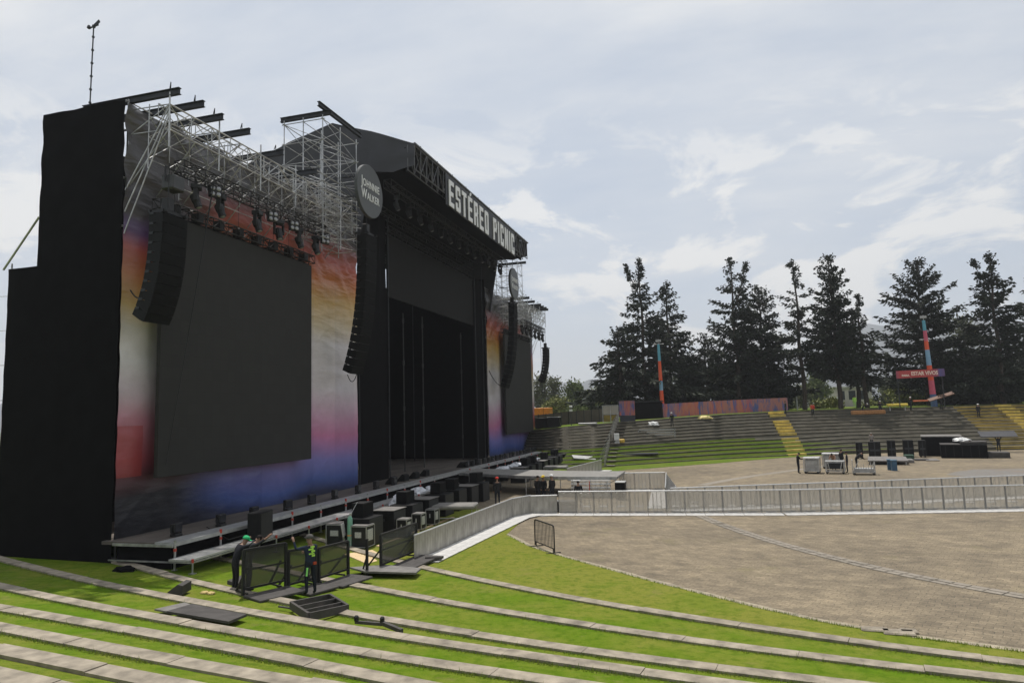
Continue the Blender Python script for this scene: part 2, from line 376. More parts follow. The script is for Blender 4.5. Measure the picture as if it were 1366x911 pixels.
for k in range(9):
    mb = MB(); x = -40 + random.random()
    while x < 26:
        ln = random.uniform(2.2, 2.9); x1 = x+ln-.011; ya, yb = [min(float(ky(k, q)), 1e9) for q in (x, x1)]
        ra, rb = rows_at(x)[0], rows_at(x1)[0]; ya = ra[2+2*k]-KW/2; yb = rb[2+2*k]-KW/2
        if abs(yb-ya) < 3:
            dz = random.uniform(-.012, .012); dy = random.uniform(-.012, .012); n = 4
            for s in range(n):
                xa = x+(x1-x)*s/n; xb = x+(x1-x)*(s+1)/n; p = (xa, rows_at(xa)[0][2+2*k]-KW/2+dy, KZ[k]+dz-.13); q = (xb, rows_at(xb)[0][2+2*k]-KW/2+dy, KZ[k]+dz-.13)
                mb.bar(p, q, KW, .26)
        x += ln
    tag(mb.build('concrete_kerb', concrete), KL[k], 'kerb', 'concrete kerbs of the grass terraces')
# grass blades over the near lawn
def blades(n):
    keep = []
    while len(keep) < n:                         # tufts that grow over the kerb edges and the edge of the paving
        x = random.uniform(-27, 10); k = random.randrange(-1, NK); ys, zs = rows_at(x)
        if k < 0: y = ys[0]-random.random()*.15
        elif random.random() < .7: y = ys[3+2*k]-.16*random.random()**1.6
        else: y = ys[2+2*k]+.06*random.random()
        c = MW.T @ (np.array([x, y, .6])-EYE); px = 683+F*c[0]/-c[2]; py = 455.5-F*c[1]/-c[2]
        if c[2] > 0 or not (-40 < px < 1410 and 660 < py < 960) or (x < -19.5 and y > 21): continue
        if random.random() > (14/max(8, math.hypot(x, y)))**1.3: continue
        keep.append((x, y, float(np.interp(-y, [-a for a in ys], zs))))
    P = np.array(keep); n = len(P); h = rng.uniform(.03, .08, n)*(1+.8*(rng.random(n) < .04)); a = rng.uniform(0, 6.28, n); w = rng.uniform(.006, .013, n)
    lean = rng.normal(0, .025, (n, 2)); d = np.c_[np.cos(a)*w, np.sin(a)*w, np.zeros(n)]
    Vv = np.empty((n, 3, 3)); Vv[:, 0] = P-d; Vv[:, 1] = P+d; Vv[:, 2] = P+np.c_[lean, h]
    Vv[:, :2, 2] -= .01
    return npmesh('grass', Vv.reshape(-1, 3), np.arange(3*n).reshape(-1, 3), grassb)
m, nt, b = newmat('grass_blade'); f = noise(nt, 1.2, 5); f2 = noise(nt, 40, 2)
c = mixc(nt, ramp(nt, f, [(.35, 0.), (.65, 1.)]), (.13, .21, .015), (.22, .24, .05)); c = mixc(nt, ramp(nt, f2, [(.4, 0.), (.7, .6)]), c, (.075, .125, .012))
L(nt, c, b.inputs['Base Color']); b.inputs['Roughness'].default_value = .7; grassb = m
tl = nt.nodes.new('ShaderNodeBsdfTranslucent'); L(nt, c, tl.inputs[0]); mx = nt.nodes.new('ShaderNodeMixShader'); mx.inputs[0].default_value = .5; L(nt, b.outputs[0], mx.inputs[1]); L(nt, tl.outputs[0], mx.inputs[2]); L(nt, mx.outputs[0], nt.nodes['Material Output'].inputs['Surface'])
tag(blades(26000), kind='stuff', label='short mown green grass on the terraces', cat='grass')

# ---------------------------------------------------------------- plaza, drain, paint
struct(npmesh('plaza', np.array([(-46, 15, 0), (90, 12, 0), (90, 110, 0), (-46, 110, 0.)]), np.array([(0, 1, 2, 3)]), pave))
g = 9000.; struct(npmesh('ground', np.array([(-g, -g, -.06), (g, -g, -.06), (g, g, -.06), (-g, g, -.06)]), np.array([(0, 1, 2, 3)]), landm))
def ribbon(name, pts, w, z, m, jitter=0.):
    pts = [Vector((p[0], p[1], 0)) for p in pts]; V = []; 
    for i, p in enumerate(pts):
        d = (pts[min(i+1, len(pts)-1)]-pts[max(i-1, 0)]).normalized(); s = Vector((-d.y, d.x, 0)); j = random.uniform(-jitter, jitter)
        V += [p+s*(w/2+j), p-s*(w/2+j)]
    V = np.array([(v.x, v.y, z) for v in V]); n = len(pts)
    return npmesh(name, V, np.array([(2*i, 2*i+1, 2*i+3, 2*i+2) for i in range(n-1)]), m)
def smooth(pts, n=40):
    P = np.array(pts)[:, :2]; t = np.r_[0, np.cumsum(np.linalg.norm(np.diff(P, axis=0), axis=1))]; u = np.linspace(0, t[-1], n)
    d = min(4, len(P)-1); return np.c_[np.polyval(np.polyfit(t, P[:, 0], d), u), np.polyval(np.polyfit(t, P[:, 1], d), u)]
def drain_mat():
    m, nt, b = newmat('drain_slabs'); f = noise(nt, 6, 6); w = noise(nt, .7, 5)
    c = ramp(nt, f, [(.3, (.19, .165, .13)), (.7, (.27, .235, .19))]); c = mixc(nt, ramp(nt, w, [(.5, 0.), (.7, .6)]), c, (.1, .09, .07))
    L(nt, c, b.inputs['Base Color']); b.inputs['Roughness'].default_value = .85; return m
drm = drain_mat(); darkg = mat('drain_gap', (.13, .112, .085), .9, var=.5, scale=3)
dp = smooth([G(928, 684), G(980, 706), G(1064, 731), G(1160, 756), G(1366, 795), G(1430, 806)])
ed = [(x, float(k0(x))+.1) for x in np.arange(-9.8, 14, .45)]
struct(ribbon('stone_edging', ed, .26, .016, mat('edging_stone', (.28, .24, .17), .85, var=.4, scale=2.5, detail=8), .05))
struct(ribbon('drain_channel', dp, .62, .004, darkg, .04))
mb = MB(); acc = 0
for a, b_ in zip(dp[:-1], dp[1:]):
    a3 = Vector((*a, 0)); b3 = Vector((*b_, 0)); d = (b3-a3); nn = max(1, int(d.length/.42)); s = Vector((-d.y, d.x, 0)).normalized()
    for i in range(nn):
        p = a3+d*(i+.5)/nn
        if random.random() < .025: continue
        for o in (-.15, .15):
            q = p+s*o; mb.cbox((q.x, q.y, -.012+random.uniform(0, .008)), (d.length/nn-.05, .25, .05), Matrix.Rotation(math.atan2(d.y, d.x), 3, 'Z'))
struct(mb.build('drain_slab_path', drm))
dp2 = smooth([G(936, 647), G(990, 637), G(1060, 627), G(1110, 621)])
struct(ribbon('far_drain_path', dp2, .8, .005, drm, .03))
# faded paint on the plaza floor at the right
def paint_mat():
    m, nt, b = newmat('faded_ground_paint'); f = noise(nt, .35, 4); f2 = noise(nt, 2.5, 8, .7); f3 = noise(nt, .22, 2, vec=None)
    c = ramp(nt, f, [(.3, (.22, .17, .10)), (.42, (.18, .14, .115)), (.5, (.15, .155, .16)), (.62, (.18, .18, .175)), (.75, (.20, .14, .12))])
    c = mixc(nt, ramp(nt, f2, [(.4, .35), (.62, .95)]), c, (.15, .127, .10))
    L(nt, c, b.inputs['Base Color']); b.inputs['Roughness'].default_value = .8; return m
pp = [G(1262, 633), G(1300, 637), G(1366, 635), G(1440, 633), G(1440, 624), G(1366, 625), G(1300, 626), G(1275, 629)]
struct(npmesh('painted_floor_patch', np.array([(p[0], p[1], .006) for p in pp]), np.array([list(range(8))]), paint_mat()))
for (px, py), (sx, sy) in (((1167, 839), (.32, .16)), ((1199, 843), (.36, .2)), ((1212, 841), (.2, .14))):
    p = G(px, py, .04); mb = MB(); mb.bev(-sx, sx, -sy, sy, 0, .07, .03)
    tag(mb.build('stone_slab', concrete, loc=(p[0], p[1], gz(p[0], p[1]))), 'loose pale stone slab lying where the near grass meets the plaza', 'stone slab', 'loose slabs at the grass edge')
# ---------------------------------------------------------------- stage wings
XW = -22.3; YC = 53.9; DZ = 1.3
def banner_mat():
    m, nt, b = newmat('printed_banner'); tc = nt.nodes.new('ShaderNodeTexCoord'); sp = nt.nodes.new('ShaderNodeSeparateXYZ'); L(nt, tc.outputs['Object'], sp.inputs[0])
    y, z = sp.outputs[1], sp.outputs[2]
    u = math_(nt, 'ABSOLUTE', math_(nt, 'SUBTRACT', y, YC))
    nz = noise(nt, .16, 1, .4); zz = math_(nt, 'ADD', z, math_(nt, 'MULTIPLY', math_(nt, 'SUBTRACT', nz, .5), 1.8))
    f = math_(nt, 'DIVIDE', zz, 20.)
    inner = ramp(nt, f, [(.065, (.02, .025, .06)), (.105, (.06, .10, .30)), (.16, (.18, .17, .42)), (.235, (.48, .17, .31)), (.29, (.52, .31, .42)), (.37, (.62, .58, .61)), (.51, (.66, .62, .61)),
                         (.57, (.62, .51, .33)), (.645, (.56, .34, .075)), (.715, (.52, .17, .045)), (.77, (.42, .085, .05)), (.81, (.20, .065, .06)), (.845, (.062, .058, .058)), (.95, (.085, .08, .08))])
    outer = ramp(nt, f, [(.06, (.008, .008, .012)), (.145, (.02, .02, .028)), (.19, (.10, .03, .04)), (.225, (.32, .07, .09)), (.295, (.46, .20, .25)), (.345, (.54, .44, .48)), (.41, (.64, .61, .61)), (.485, (.62, .57, .50)),
                         (.53, (.54, .36, .10)), (.60, (.50, .18, .06)), (.655, (.42, .085, .055)), (.695, (.13, .07, .19)), (.735, (.065, .058, .062)), (.95, (.085, .08, .08))])
    mr = nt.nodes.new('ShaderNodeMapRange'); mr.interpolation_type = 'SMOOTHSTEP'; mr.inputs[1].default_value = 25.6; mr.inputs[2].default_value = 29.6; L(nt, u, mr.inputs[0])
    c = mixc(nt, mr.outputs[0], inner, outer)
    seam = math_(nt, 'FLOOR', math_(nt, 'DIVIDE', y, 2.35)); wn = nt.nodes.new('ShaderNodeTexWhiteNoise'); wn.noise_dimensions = '1D'; L(nt, seam, wn.inputs['W'])
    c = mixc(nt, 1., c, ramp(nt, wn.outputs[0], [(0, (.86, .86, .88)), (1, (1.1, 1.08, 1.06))]), 'MULTIPLY')
    # a red block and a violet streak printed at the outer edge
    d1 = math_(nt, 'MULTIPLY', math_(nt, 'GREATER_THAN', u, 31.1), math_(nt, 'MULTIPLY', math_(nt, 'GREATER_THAN', z, 3.6), math_(nt, 'LESS_THAN', z, 5.6)))
    c = mixc(nt, math_(nt, 'MULTIPLY', d1, .6), c, (.34, .045, .04))
    dirt = noise(nt, 1.1, 8, .65); c = mixc(nt, 1., c, ramp(nt, dirt, [(.3, (.88, .88, .88)), (.7, (1.06, 1.06, 1.06))]), 'MULTIPLY')
    mp = nt.nodes.new('ShaderNodeMapping'); mp.inputs['Rotation'].default_value = (R(38), 0, 0); mp.inputs['Scale'].default_value = (1, .45, 1.7); L(nt, tc.outputs['Object'], mp.inputs[0])
    fine = noise(nt, .8, 4, .5, vec=mp.outputs[0]); up_ = ramp(nt, f, [(.3, .3), (.66, .5), (.75, 1.6)]); bump(nt, b, math_(nt, 'MULTIPLY', fine, up_), .6, .35)
    L(nt, c, b.inputs['Base Color']); b.inputs['Roughness'].default_value = .34; b.inputs['Specular IOR Level'].default_value = .6; return m
bannerm = banner_mat()
def wrinkle(a, z, seed=0.):
    s = math.sin
    w = .016*s(1.1*a+.7*z+seed) + .008*s(2.9*a-1.4*z+2*seed)
    w += .02*(abs(s(.8*a*math.pi/1.2+seed))-.6)*.5
    q = a*.62+z*.78+.5*s(a*.9+seed)+.35*s(z*1.3); w += .022*max(0., 1-5*abs((q*.55) % 1-.5))*(.2+.8*s(a*.7+z*.4+seed)**2)   # sharp slanting creases
    q = a*.3-z*.95+.4*s(a*1.4+2*seed); w += .016*max(0., 1-6*abs((q*.8) % 1-.5))*s(a*.5-z*.8+seed)**2
    if z > 13.5: w += .09*s(3.1*(a*.8+z*1.1)+s(a*2.2)) * min(1, (z-13.5)/2)      # slack, gathered top
    return w
def cloth(name, parent, m, o, ua, ub, nu, nv, seed=0, amp=1., edge=0.):
    """sheet hung between o + ua*s + ub*t, pushed along the normal by folds, edges scalloped between ties"""
    o, ua, ub = Vector(o), Vector(ua), Vector(ub); n = ua.cross(ub).normalized(); V = []
    for i in range(nu+1):
        for j in range(nv+1):
            s, t = i/nu, j/nv; ss = s
            if edge:
                e = edge*abs(math.sin(t*math.pi*ub.length/1.5)); ss = s*(1-2*e/ua.length)+e/ua.length
            V.append(o+ua*ss+ub*t+n*(amp*wrinkle(s*ua.length, o.z+t*ub.length, seed)))
    Fc = np.array([(i*(nv+1)+j, (i+1)*(nv+1)+j, (i+1)*(nv+1)+j+1, i*(nv+1)+j+1) for i in range(nu) for j in range(nv)])
    return npmesh(name, np.array([tuple(v) for v in V]), Fc, m, parent, smooth=True)
def slab_poly(mb, pts, thick, mi=0): mb.prism(pts, thick, mi)

def wing(yo, s, label):
    """yo = y of the outer edge, s = +1 when the stage centre lies towards +y"""
    W = 18.9; Y = lambda d: yo+s*d
    t = thing('stage_wing', label, 'stage wing', (0, 0, 0))
    cloth('front_banner', t, bannerm, (XW, Y(.05), DZ-.1), (0, s*(W-.05), 0), (0, 0, 17.5), 170, 150, seed=yo, edge=.03)
    mb = MB()                                                           # black curtain round the tower: stepped side, back and inner side
    tag(cloth('side_curtain', t, blackcloth, (XW-.02, yo, .42), (-4.35, 0, 0), (0, 0, 18.4), 24, 60, seed=3, amp=.3, edge=.03), 'tall black curtain over the outer side of the wing')
    cloth('side_curtain', t, blackcloth, (XW-4.05, yo+s*.06, .42), (-1.95, 0, 0), (0, 0, 11.9), 10, 40, seed=5, amp=.3, edge=.03)
    cloth('back_curtain', t, blackcloth, (XW-4.3, Y(.1), .42), (0, s*(W-.1), 0), (0, 0, 18.1), 30, 20, seed=8, amp=.6)
    sc = MB()
    for x, zt in ((XW-.12, 18.95), (XW-4.3, 18.9), (XW-6.05, 12.6)):   # standards behind the cloth
        for d in (.25, 3.1, 6.2, 9.3, 12.4, 15.5, 18.7) if x > XW-5 else (.25,): sc.tube((x, Y(d), .35), (x, Y(d), zt), .035)
    for z in (18.85, 17.6, 15.6, 13.6): sc.tube((XW-.12, Y(.1), z), (XW-.12, Y(W), z), .03); sc.tube((XW-.1, Y(.2), z), (XW-4.3, Y(.2), z), .03)
    sc.tube((XW-6.4, yo-s*.1, .4), (XW-6.4, yo-s*.1, 12.7), .05); sc.tube((XW-6.2, yo, 12.3), (XW-4.35, yo, 14.4), .045)
    for z in np.arange(1, 12.5, 1.45): sc.tube((XW-6.4, yo-s*.1, z), (XW-5.9, yo, z), .012, 4)
    sc.build('scaffold_frame', galv, t)
    XG = -20.4; top, dep = 18.45, 1.05
    mb = MB(); yg0, yg1 = Y(.3), Y(14.9)
    lattice(mb, (XG, yg0, top), (XG, yg1, top), dep, 12, .035, .022)
    lattice(mb, (XG-.55, yg0, top+.1), (XG-.55, yg1, top+.1), .55, 14, .03, .018)
    for k in range(6):
        y = yg0+(yg1-yg0)*k/5; mb.tube((XG, y, top+.5), (XG, y, top-dep-.75), .035)
    mb.build('lattice_girder', galv, t)
    mb = MB()                                                           # outriggers and raking braces back to the wall
    for k in range(11):
        y = yg0+(yg1-yg0)*k/10
        for z in (top, top-dep): mb.tube((XG, y, z), (XW-.1, y, z+.05), .026)
        mb.tube((XG, y, top-dep), (XW-.1, y, top-dep-2.2), .026); mb.tube((XG, y, top), (XW-.1, y, top-dep), .022)
        if k < 10: mb.tube((XG, y, top), (XW-.1, y+s*1.45, top), .02)
    for k in range(14):                                             # inner bays between girder and cloth
        y = yg0+(yg1-yg0)*k/13; xm = XG-1.0; mb.tube((xm, y, 15.9), (xm, y, 18.6), .022)
        if k < 13:
            y2 = yg0+(yg1-yg0)*(k+1)/13
            for z in (16.3, 17.2, 18.1): mb.tube((xm, y, z), (xm, y2, z), .018, 4)
            mb.tube((xm, y, 16.3), (xm, y2, 17.2), .016, 4); mb.tube((xm, y2, 17.2), (xm, y, 18.1), .016, 4); mb.tube((XG, y, top-dep), (xm, y2, 16.3), .016, 4); mb.tube((XG, y2, top), (xm, y, 17.2), .016, 4)
    for dz in (0, .9, 1.8): mb.tube((XG, yg0, top-.1-dz*.2), (XW, yo+s*.1, top-3.4-dz), .028)
    for z in (15.7, 16.7): mb.tube((XW+.75, Y(2), z), (XW+.75, Y(15), z), .022)
    mb.build('bracing_pipes', galv, t)
    for k, d in enumerate((.35, 1.6, 2.9, 4.6, 7.3, 10.2)):
        mb = MB(); xe = -19.95+.1*(k % 2); ibeam(mb, (XW-2.6, Y(d), 18.95), (xe, Y(d), 18.95), .25, .16)
        mb.tube((xe-.35, Y(d)-.12, 19.0), (xe-.35, Y(d)-.12, 19.32), .02); mb.tube((xe-.35, Y(d)-.12, 19.32), (xe-.6, Y(d)+.1, 19.2), .02)
        mb.build('roof_beam', darksteel, t)
    # inner scaffold tower rising above the wing beside the main roof
    mb = MB(); ya, yb = Y(11.5), Y(15.3); xa, xb = -22.8, -20.3; lev = [15.7, 16.5, 17.3, 18.1, 18.9, 20.1, 21.3, 22.5]
    for x in (xa, (xa+xb)/2, xb):
        for y in (ya, (ya+yb)/2, yb):
            mb.tube((x, y, 15.4), (x, y, 22.75), .032)
    for z in lev:
        zb = z
        for x in (xa, xb): mb.tube((x, ya-.15, z), (x, yb+.15, zb), .026)
        for y in (ya, yb): mb.tube((xa-.15, y, z if y == ya else zb), (xb+.15, y, z if y == ya else zb), .026)
        mb.tube(((xa+xb)/2, ya, z), ((xa+xb)/2, yb, zb), .022)
    for i in range(len(lev)-1):
        z0, z1 = lev[i], lev[i+1]
        for y in (ya, yb, (ya+yb)/2):
            A, B = (xa, xb) if i % 2 else (xb, xa); mb.tube((A, y, z0), (B, y, z1), .022)
        for x in (xa, xb):
            A, B = (ya, yb) if i % 2 else (yb, ya); mb.tube((x, A, z0), (x, B, z1), .022); mb.tube((x, B, z0), (x, (A+B)/2, z1), .018)
    for i in range(len(lev)-3):                                     # extra ledgers and raking braces low down
        z0 = lev[i]+.4
        for x in (xa, xb): mb.tube((x, ya-s*.8, z0), (x, yb+s*.5, z0), .02); mb.tube((x, ya-s*.8, z0-.3), (x, yb, z0+1.3), .018)
        mb.tube((xa, ya, z0), (xb+.3, yb, z0+.2), .018); mb.tube((xa, yb, z0), (xb+.3, ya, z0+.2), .018)
    mb.build('scaffold_tower', galv, t)
    for p, q in (((xa-.3, ya+.1, 22.85), (xb+.5, ya+.1, 22.85)), ((xb+.1, ya-.6, 23.12), (xb+.1, yb+.4, 23.12))):
        mb = MB(); ibeam(mb, p, q, .24, .18); mb.build('roof_beam', darksteel, t)
    return t
near = wing(21.5, 1, 'near stage wing, wrapped in black curtain with a sunset coloured banner, on the left')
far = wing(86.4, -1, 'far stage wing with the sunset coloured banner beyond the dark stage opening')

# mast with wind gauge on top of the near tower
t = thing('weather_mast', 'thin ringed mast with a small wind gauge standing on the black tower top', 'mast', (-24.45, 21.75, 18.75))
mb = MB(); mb.tube((0, 0, 0), (.05, 0, 3.7), .028, 6)
for k in range(6): mb.tube((.01*k, 0, .35+.58*k), (.01*k, 0, .41+.58*k), .058, 6)
mb.build('pole', darksteel, t)
mb = MB(); mb.tube((-.2, 0, 3.72), (.3, 0, 3.78), .035); mb.lathe((-.2, 0, 3.68), [(.02, 0), (.09, .05), (.05, .16)], 7); mb.bar((.1, .0, 3.78), (.36, 0, 3.95), .03, .14); mb.lathe((.06, 0, 3.7), [(.07, 0), (.07, .1)], 7)
mb.build('wind_gauge', darksteel, t)

# ---------------------------------------------------------------- main roof house
ms = thing('main_stage', 'dark stage house with a black pitched roof between the two coloured wings', 'stage', (0, 0, 0))
ya, yb = 40.4, 68.8
prof = [(-31.5, 23.6), (-27.6, 24.95), (-24.1, 25.85), (-21.2, 24.85), (-18.0, 23.55)]
V = []; nu = 26; sub = 4
pr = []
for (a, b_) in zip(prof[:-1], prof[1:]):
    for k in range(sub): pr.append((a[0]+(b_[0]-a[0])*k/sub, a[1]+(b_[1]-a[1])*k/sub))
pr.append(prof[-1])
for i in range(nu+1):
    y = ya+(yb-ya)*i/nu
    for j, (x, z) in enumerate(pr): V.append((x, y, z-.10*abs(math.sin(i*math.pi/4.3))*math.sin(j/ (len(pr)-1)*math.pi)+.02*math.sin(i*1.9+j*1.1)))
np_ = len(pr); fc = np.array([(i*np_+j, (i+1)*np_+j, (i+1)*np_+j+1, i*np_+j+1) for i in range(nu) for j in range(np_-1)])
npmesh('roof_canopy', np.array(V), fc, canopy, ms, smooth=True)
def gable(y, name='gable_cloth'):
    top = [(x, z) for x, z in pr]; V = []; nv = 8
    for x, z in top:
        zb = 21.95+.12*math.sin(x*2) if x > -21.6 else (18.2 if x > -22.5 else 14.)
        for k in range(nv+1):
            q = k/nv; V.append((x, y+.05*math.sin(x*2.6+q*3)+.04*math.sin(q*9+x), z-.01+(zb-z)*q))
    n = len(top); npmesh(name, np.array(V), np.array([(i*(nv+1)+k, (i+1)*(nv+1)+k, (i+1)*(nv+1)+k+1, i*(nv+1)+k+1) for i in range(n-1) for k in range(nv)]), canopy, ms, smooth=True)
gable(ya); gable(yb)
mb = MB(); lattice(mb, (-18.02, ya, 23.42), (-18.02, yb, 23.42), 1.62, 28, .05, .032); lattice(mb, (-18.5, ya, 23.5), (-18.5, yb, 23.5), 1.7, 28, .04, .03)
for x in (-18.02,): mb.bar((x+.03, ya-.05, 23.55), (x+.03, yb+.35, 23.55), .12, .1)
for k in range(10):
    y = ya+1+k*2.95; mb.tube((-18, y, 23.6), (-18, y, 23.72), .03)
mb.build('front_truss', mat('grey_truss', (.13, .13, .135), .5, .4), ms)
mb = MB(); mb.box(-18.75, -18.65, ya+.05, yb-.05, 21.72, 23.4); mb.build('truss_backcloth', blackcloth, ms)
mb = MB(); mb.box(-33.9, -18.66, ya+.08, yb-.08, 21.9, 22.0); mb.build('ceiling_cloth', blackcloth, ms)
for x in (-20.3, -23.6, -27, -30.5):
    mb = MB(); boxtruss(mb, (x, ya+.6, 21.3), (x, yb-.6, 21.3), .55, 22, .035, .02); mb.build('overhead_truss', darksteel, ms)
cloth('side_wall', ms, blackcloth, (XW-.1, 67.35, DZ), (-11.7, 0, 0), (0, 0, 18.4), 20, 16, 2, 1.)
cloth('side_wall', ms, blackcloth, (XW-.1, 40.45, DZ), (-11.7, 0, 0), (0, 0, 18.4), 20, 16, 4, 1.)
cloth('rear_curtain', ms, blackcloth, (-34, 40.4, DZ), (0, 28.4, 0), (0, 0, 17.4), 40, 10, 6, 2.)
cloth('leg_curtain', ms, blackcloth, (-22.75, 41.3, DZ), (0, 4.4, 0), (0, 0, 19.2), 18, 10, 1, 1.2)
cloth('leg_curtain', ms, blackcloth, (-22.75, 64.95, DZ), (0, 2.35, 0), (0, 0, 18.2), 12, 10, 9, 1.2)
for x, y in [(-22.6, q) for q in (41.2, 45.6, 64.9, 67.1)]+[(-29, q) for q in (46, 55, 64)]:
    mb = MB(); mb.tube((x, y, DZ), (x, y, 21.), .05); mb.build('support_post', darksteel, ms)
for y, zt in ((51.7, 14.2), (55.6, 14.4), (65.2, 14.0), (47.1, 9.5)):
    mb = MB(); mb.tube((-24.3, y, DZ), (-24.3, y, zt), .05, 6)
    for z in (3.4, 6.2, 9.9, 13.4):
        if z < zt: mb.tube((-24.3, y, z), (-24.3, y, z+.35), .085, 6)
    mb.build('silver_pole', mat('dull_pole', (.05, .05, .05), .5, .5), ms)

# header screen
t = thing('led_screen', 'wide dark header screen hanging across the top of the stage opening', 'LED screen', (0, 0, 0))
mb = MB(); mb.bev(-22.95, -22.75, 46.0, 64.7, 14.55, 19.25, .01); mb.build('screen_face', [mat('header_screen', (.014, .0135, .013), .75, var=.12, scale=1.5, spec=.15)], t)
mb = MB(); boxtruss(mb, (-22.95, 46, 19.75), (-22.95, 64.7, 19.75), .45, 18, .03, .018)
for y in (47.5, 52, 58, 63): mb.tube((-22.95, y, 19.9), (-22.95, y, 21.2), .015)
mb.build('hanging_truss', darksteel, t)

# ---------------------------------------------------------------- sign letters
def letter_rects(c):
    s, h = .32, .17; k = .05
    Lb = (0, 0, s, 1); Rr = []
    if c in 'EÉ': return [Lb, (s, 0, 1, h), (s, .42, .88, .58), (s, 1-h, 1, 1)]
    if c == 'T': return [(0, 1-h, 1, 1), (.34, 0, .66, 1-h)]
    if c == 'R': return [Lb, (s, 1-h, .92, 1), (1-s, .56, 1, 1-h), (s, .40, .92, .56), (1-s, .16, .97, .40), (1-s, 0, 1, .16)]
    if c == 'P': return [Lb, (s, 1-h, .92, 1), (1-s, .56, 1, 1-h), (s, .40, .92, .56)]
    if c == 'O': return [(0, k, s, 1-k), (1-s, k, 1, 1-k), (s, 0, 1-s, h), (s, 1-h, 1-s, 1), (.1, 0, s, k), (1-s, 0, .9, k), (.1, 1-k, s, 1), (1-s, 1-k, .9, 1)]
    if c == 'C': return [(0, k, s, 1-k), (s, 0, 1-s, h), (s, 1-h, 1-s, 1), (.1, 0, s, k), (.1, 1-k, s, 1), (1-s, k, 1, .36), (1-s, 0, .9, k), (1-s, .64, 1, 1-k), (1-s, 1-k, .9, 1)]
    if c == 'S': return [(0, .55, s, 1-k), (.1, 1-k, s, 1), (s, 1-h, 1-s, 1), (1-s, 1-k, .9, 1), (1-s, .68, 1, 1-k), (.05, .45, .95, .55), (1-s, k, 1, .45), (1-s, 0, .9, k), (s, 0, 1-s, h), (.1, 0, s, k), (0, k, s, .32)]
    if c == 'I': return [Lb]
    if c == 'N': return [Lb, (1-s, 0, 1, 1)]
sg = thing('roof_sign', 'big white block letters ESTÉREO PICNIC hung on the front of the stage roof', 'sign', (-17.9, 46.15, 21.0))
HS = 1.98; u = 0; SP = 'ESTÉREO PICNIC'; ws = [(.95 if c not in 'I ' else (.33 if c == 'I' else .55)) for c in SP]; gap = .40
tot = sum(ws)+gap*(len(SP)-1); kx = 17.2/tot
for c, w in zip(SP, ws):
    if c != ' ':
        mb = MB(); wr = (w if c != 'I' else .95)*kx
        for (x0, y0, x1, y1) in letter_rects(c): mb.box(0, .06, u+x0*wr, u+x1*wr, y0*HS, y1*HS)
        if c == 'N': mb.prism([(0, u+.32*wr, HS), (0, u+.32*wr, HS*.62), (0, u+.68*wr, 0), (0, u+.68*wr, HS*.38)], (.06, 0, 0))
        if c == 'É': mb.prism([(0, u+.42*wr, HS*1.05), (0, u+.62*wr, HS*1.05), (0, u+.85*wr, HS*1.2), (0, u+.55*wr, HS*1.2)], (.06, 0, 0))
        mb.build('letter', letterw, sg)
    u += (w+gap)*kx
mb = MB(); mb.box(-.1, -.02, -.5, 17.7, -.05, HS+.32); mb.build('backing_panel', blackpaint, sg)

def round_sign(loc, label):
    t = thing('round_sign', label, 'sign', loc)
    mb = MB(); mb.lathe((0, 0, 0), [(1.58, -.12), (1.62, -.1), (1.62, .08), (1.6, .1)], 48, axis=(1, 0, 0)); mb.build('disc', [discgrey], t, smooth=False)
    for s, z in (('JOHNNIE', .38), ('WALKER', -.36)):
        for part in ('a',):
            first, rest = s[0], s[1:]
            wtot = 2.25
            me1 = text_mesh(first, .86, .012, .004, 'LEFT', .82); me2 = text_mesh(rest, .64, .012, .004, 'LEFT', .9, 1.08)
            w1 = max(v.co.x for v in me1.vertices); w2 = max(v.co.x for v in me2.vertices); k = wtot/(w1+.06+w2)
            for me, dx, dz in ((me1, 0, 0), (me2, w1+.06, -.05)):
                me.transform(Matrix.Translation((dx, dz, 0))); me.transform(Matrix.Diagonal((k, 1, 1, 1))); me.transform(Matrix.Translation((-wtot/2, z, 0))); me.transform(FACE_X); me.transform(Matrix.Translation((.108, 0, 0)))
                me.materials.clear(); me.materials.append(letterw); o = bpy.data.objects.new('lettering', me); COL.objects.link(o); o.parent = t
    mb = MB(); mb.tube((-.05, 0, 1.55), (-.05, 0, 2.6), .015); mb.build('hanging_wire', darksteel, t)
    for z in (.6, -.6): mb = MB(); mb.tube((-.1, -1.2, z), (-1.2, -1.3, z), .04); mb.build('bracket', darksteel, t)
    return t
round_sign((-19.45, 36.8, 19.32), 'large dark round whisky sign beside the near scaffold tower, above the long speaker array')
round_sign((-19.45, 68.35, 19.2), 'smaller looking round whisky sign hanging at the far end of the stage roof')

# ---------------------------------------------------------------- big side screens with their trusses
def screen(y0, y1, label):
    t = thing('led_screen', label, 'LED screen', (0, 0, 0)); mb = MB(); mb.bev(XW+.5, XW+.7, y0, y1, 3.5, 14.37, .012); mb.build('screen_face', ledmat, t)
    mb = MB(); boxtruss(mb, (XW+.6, y0-.3, 14.72), (XW+.6, y1+.15, 14.72), .42, 22, .032, .02, (1, 0, 0)); mb.build('top_truss', blackpaint, t)
    for k in range(8):
        mb = MB(); y = y0+(y1-y0)*(k+.5)/8; mb.tube((XW+.6, y, 14.9), (XW+.6, y, 16.3), .012, 4); mb.box(XW+.4, XW+.8, y-.16, y+.16, 14.5, 14.9); mb.build('hoist', blackpaint, t)
    return t
screen(22.9, 33.95, 'big dark square screen in front of the near banner')
screen(71.6, 82.8, 'dark screen in front of the far banner, mostly side on')

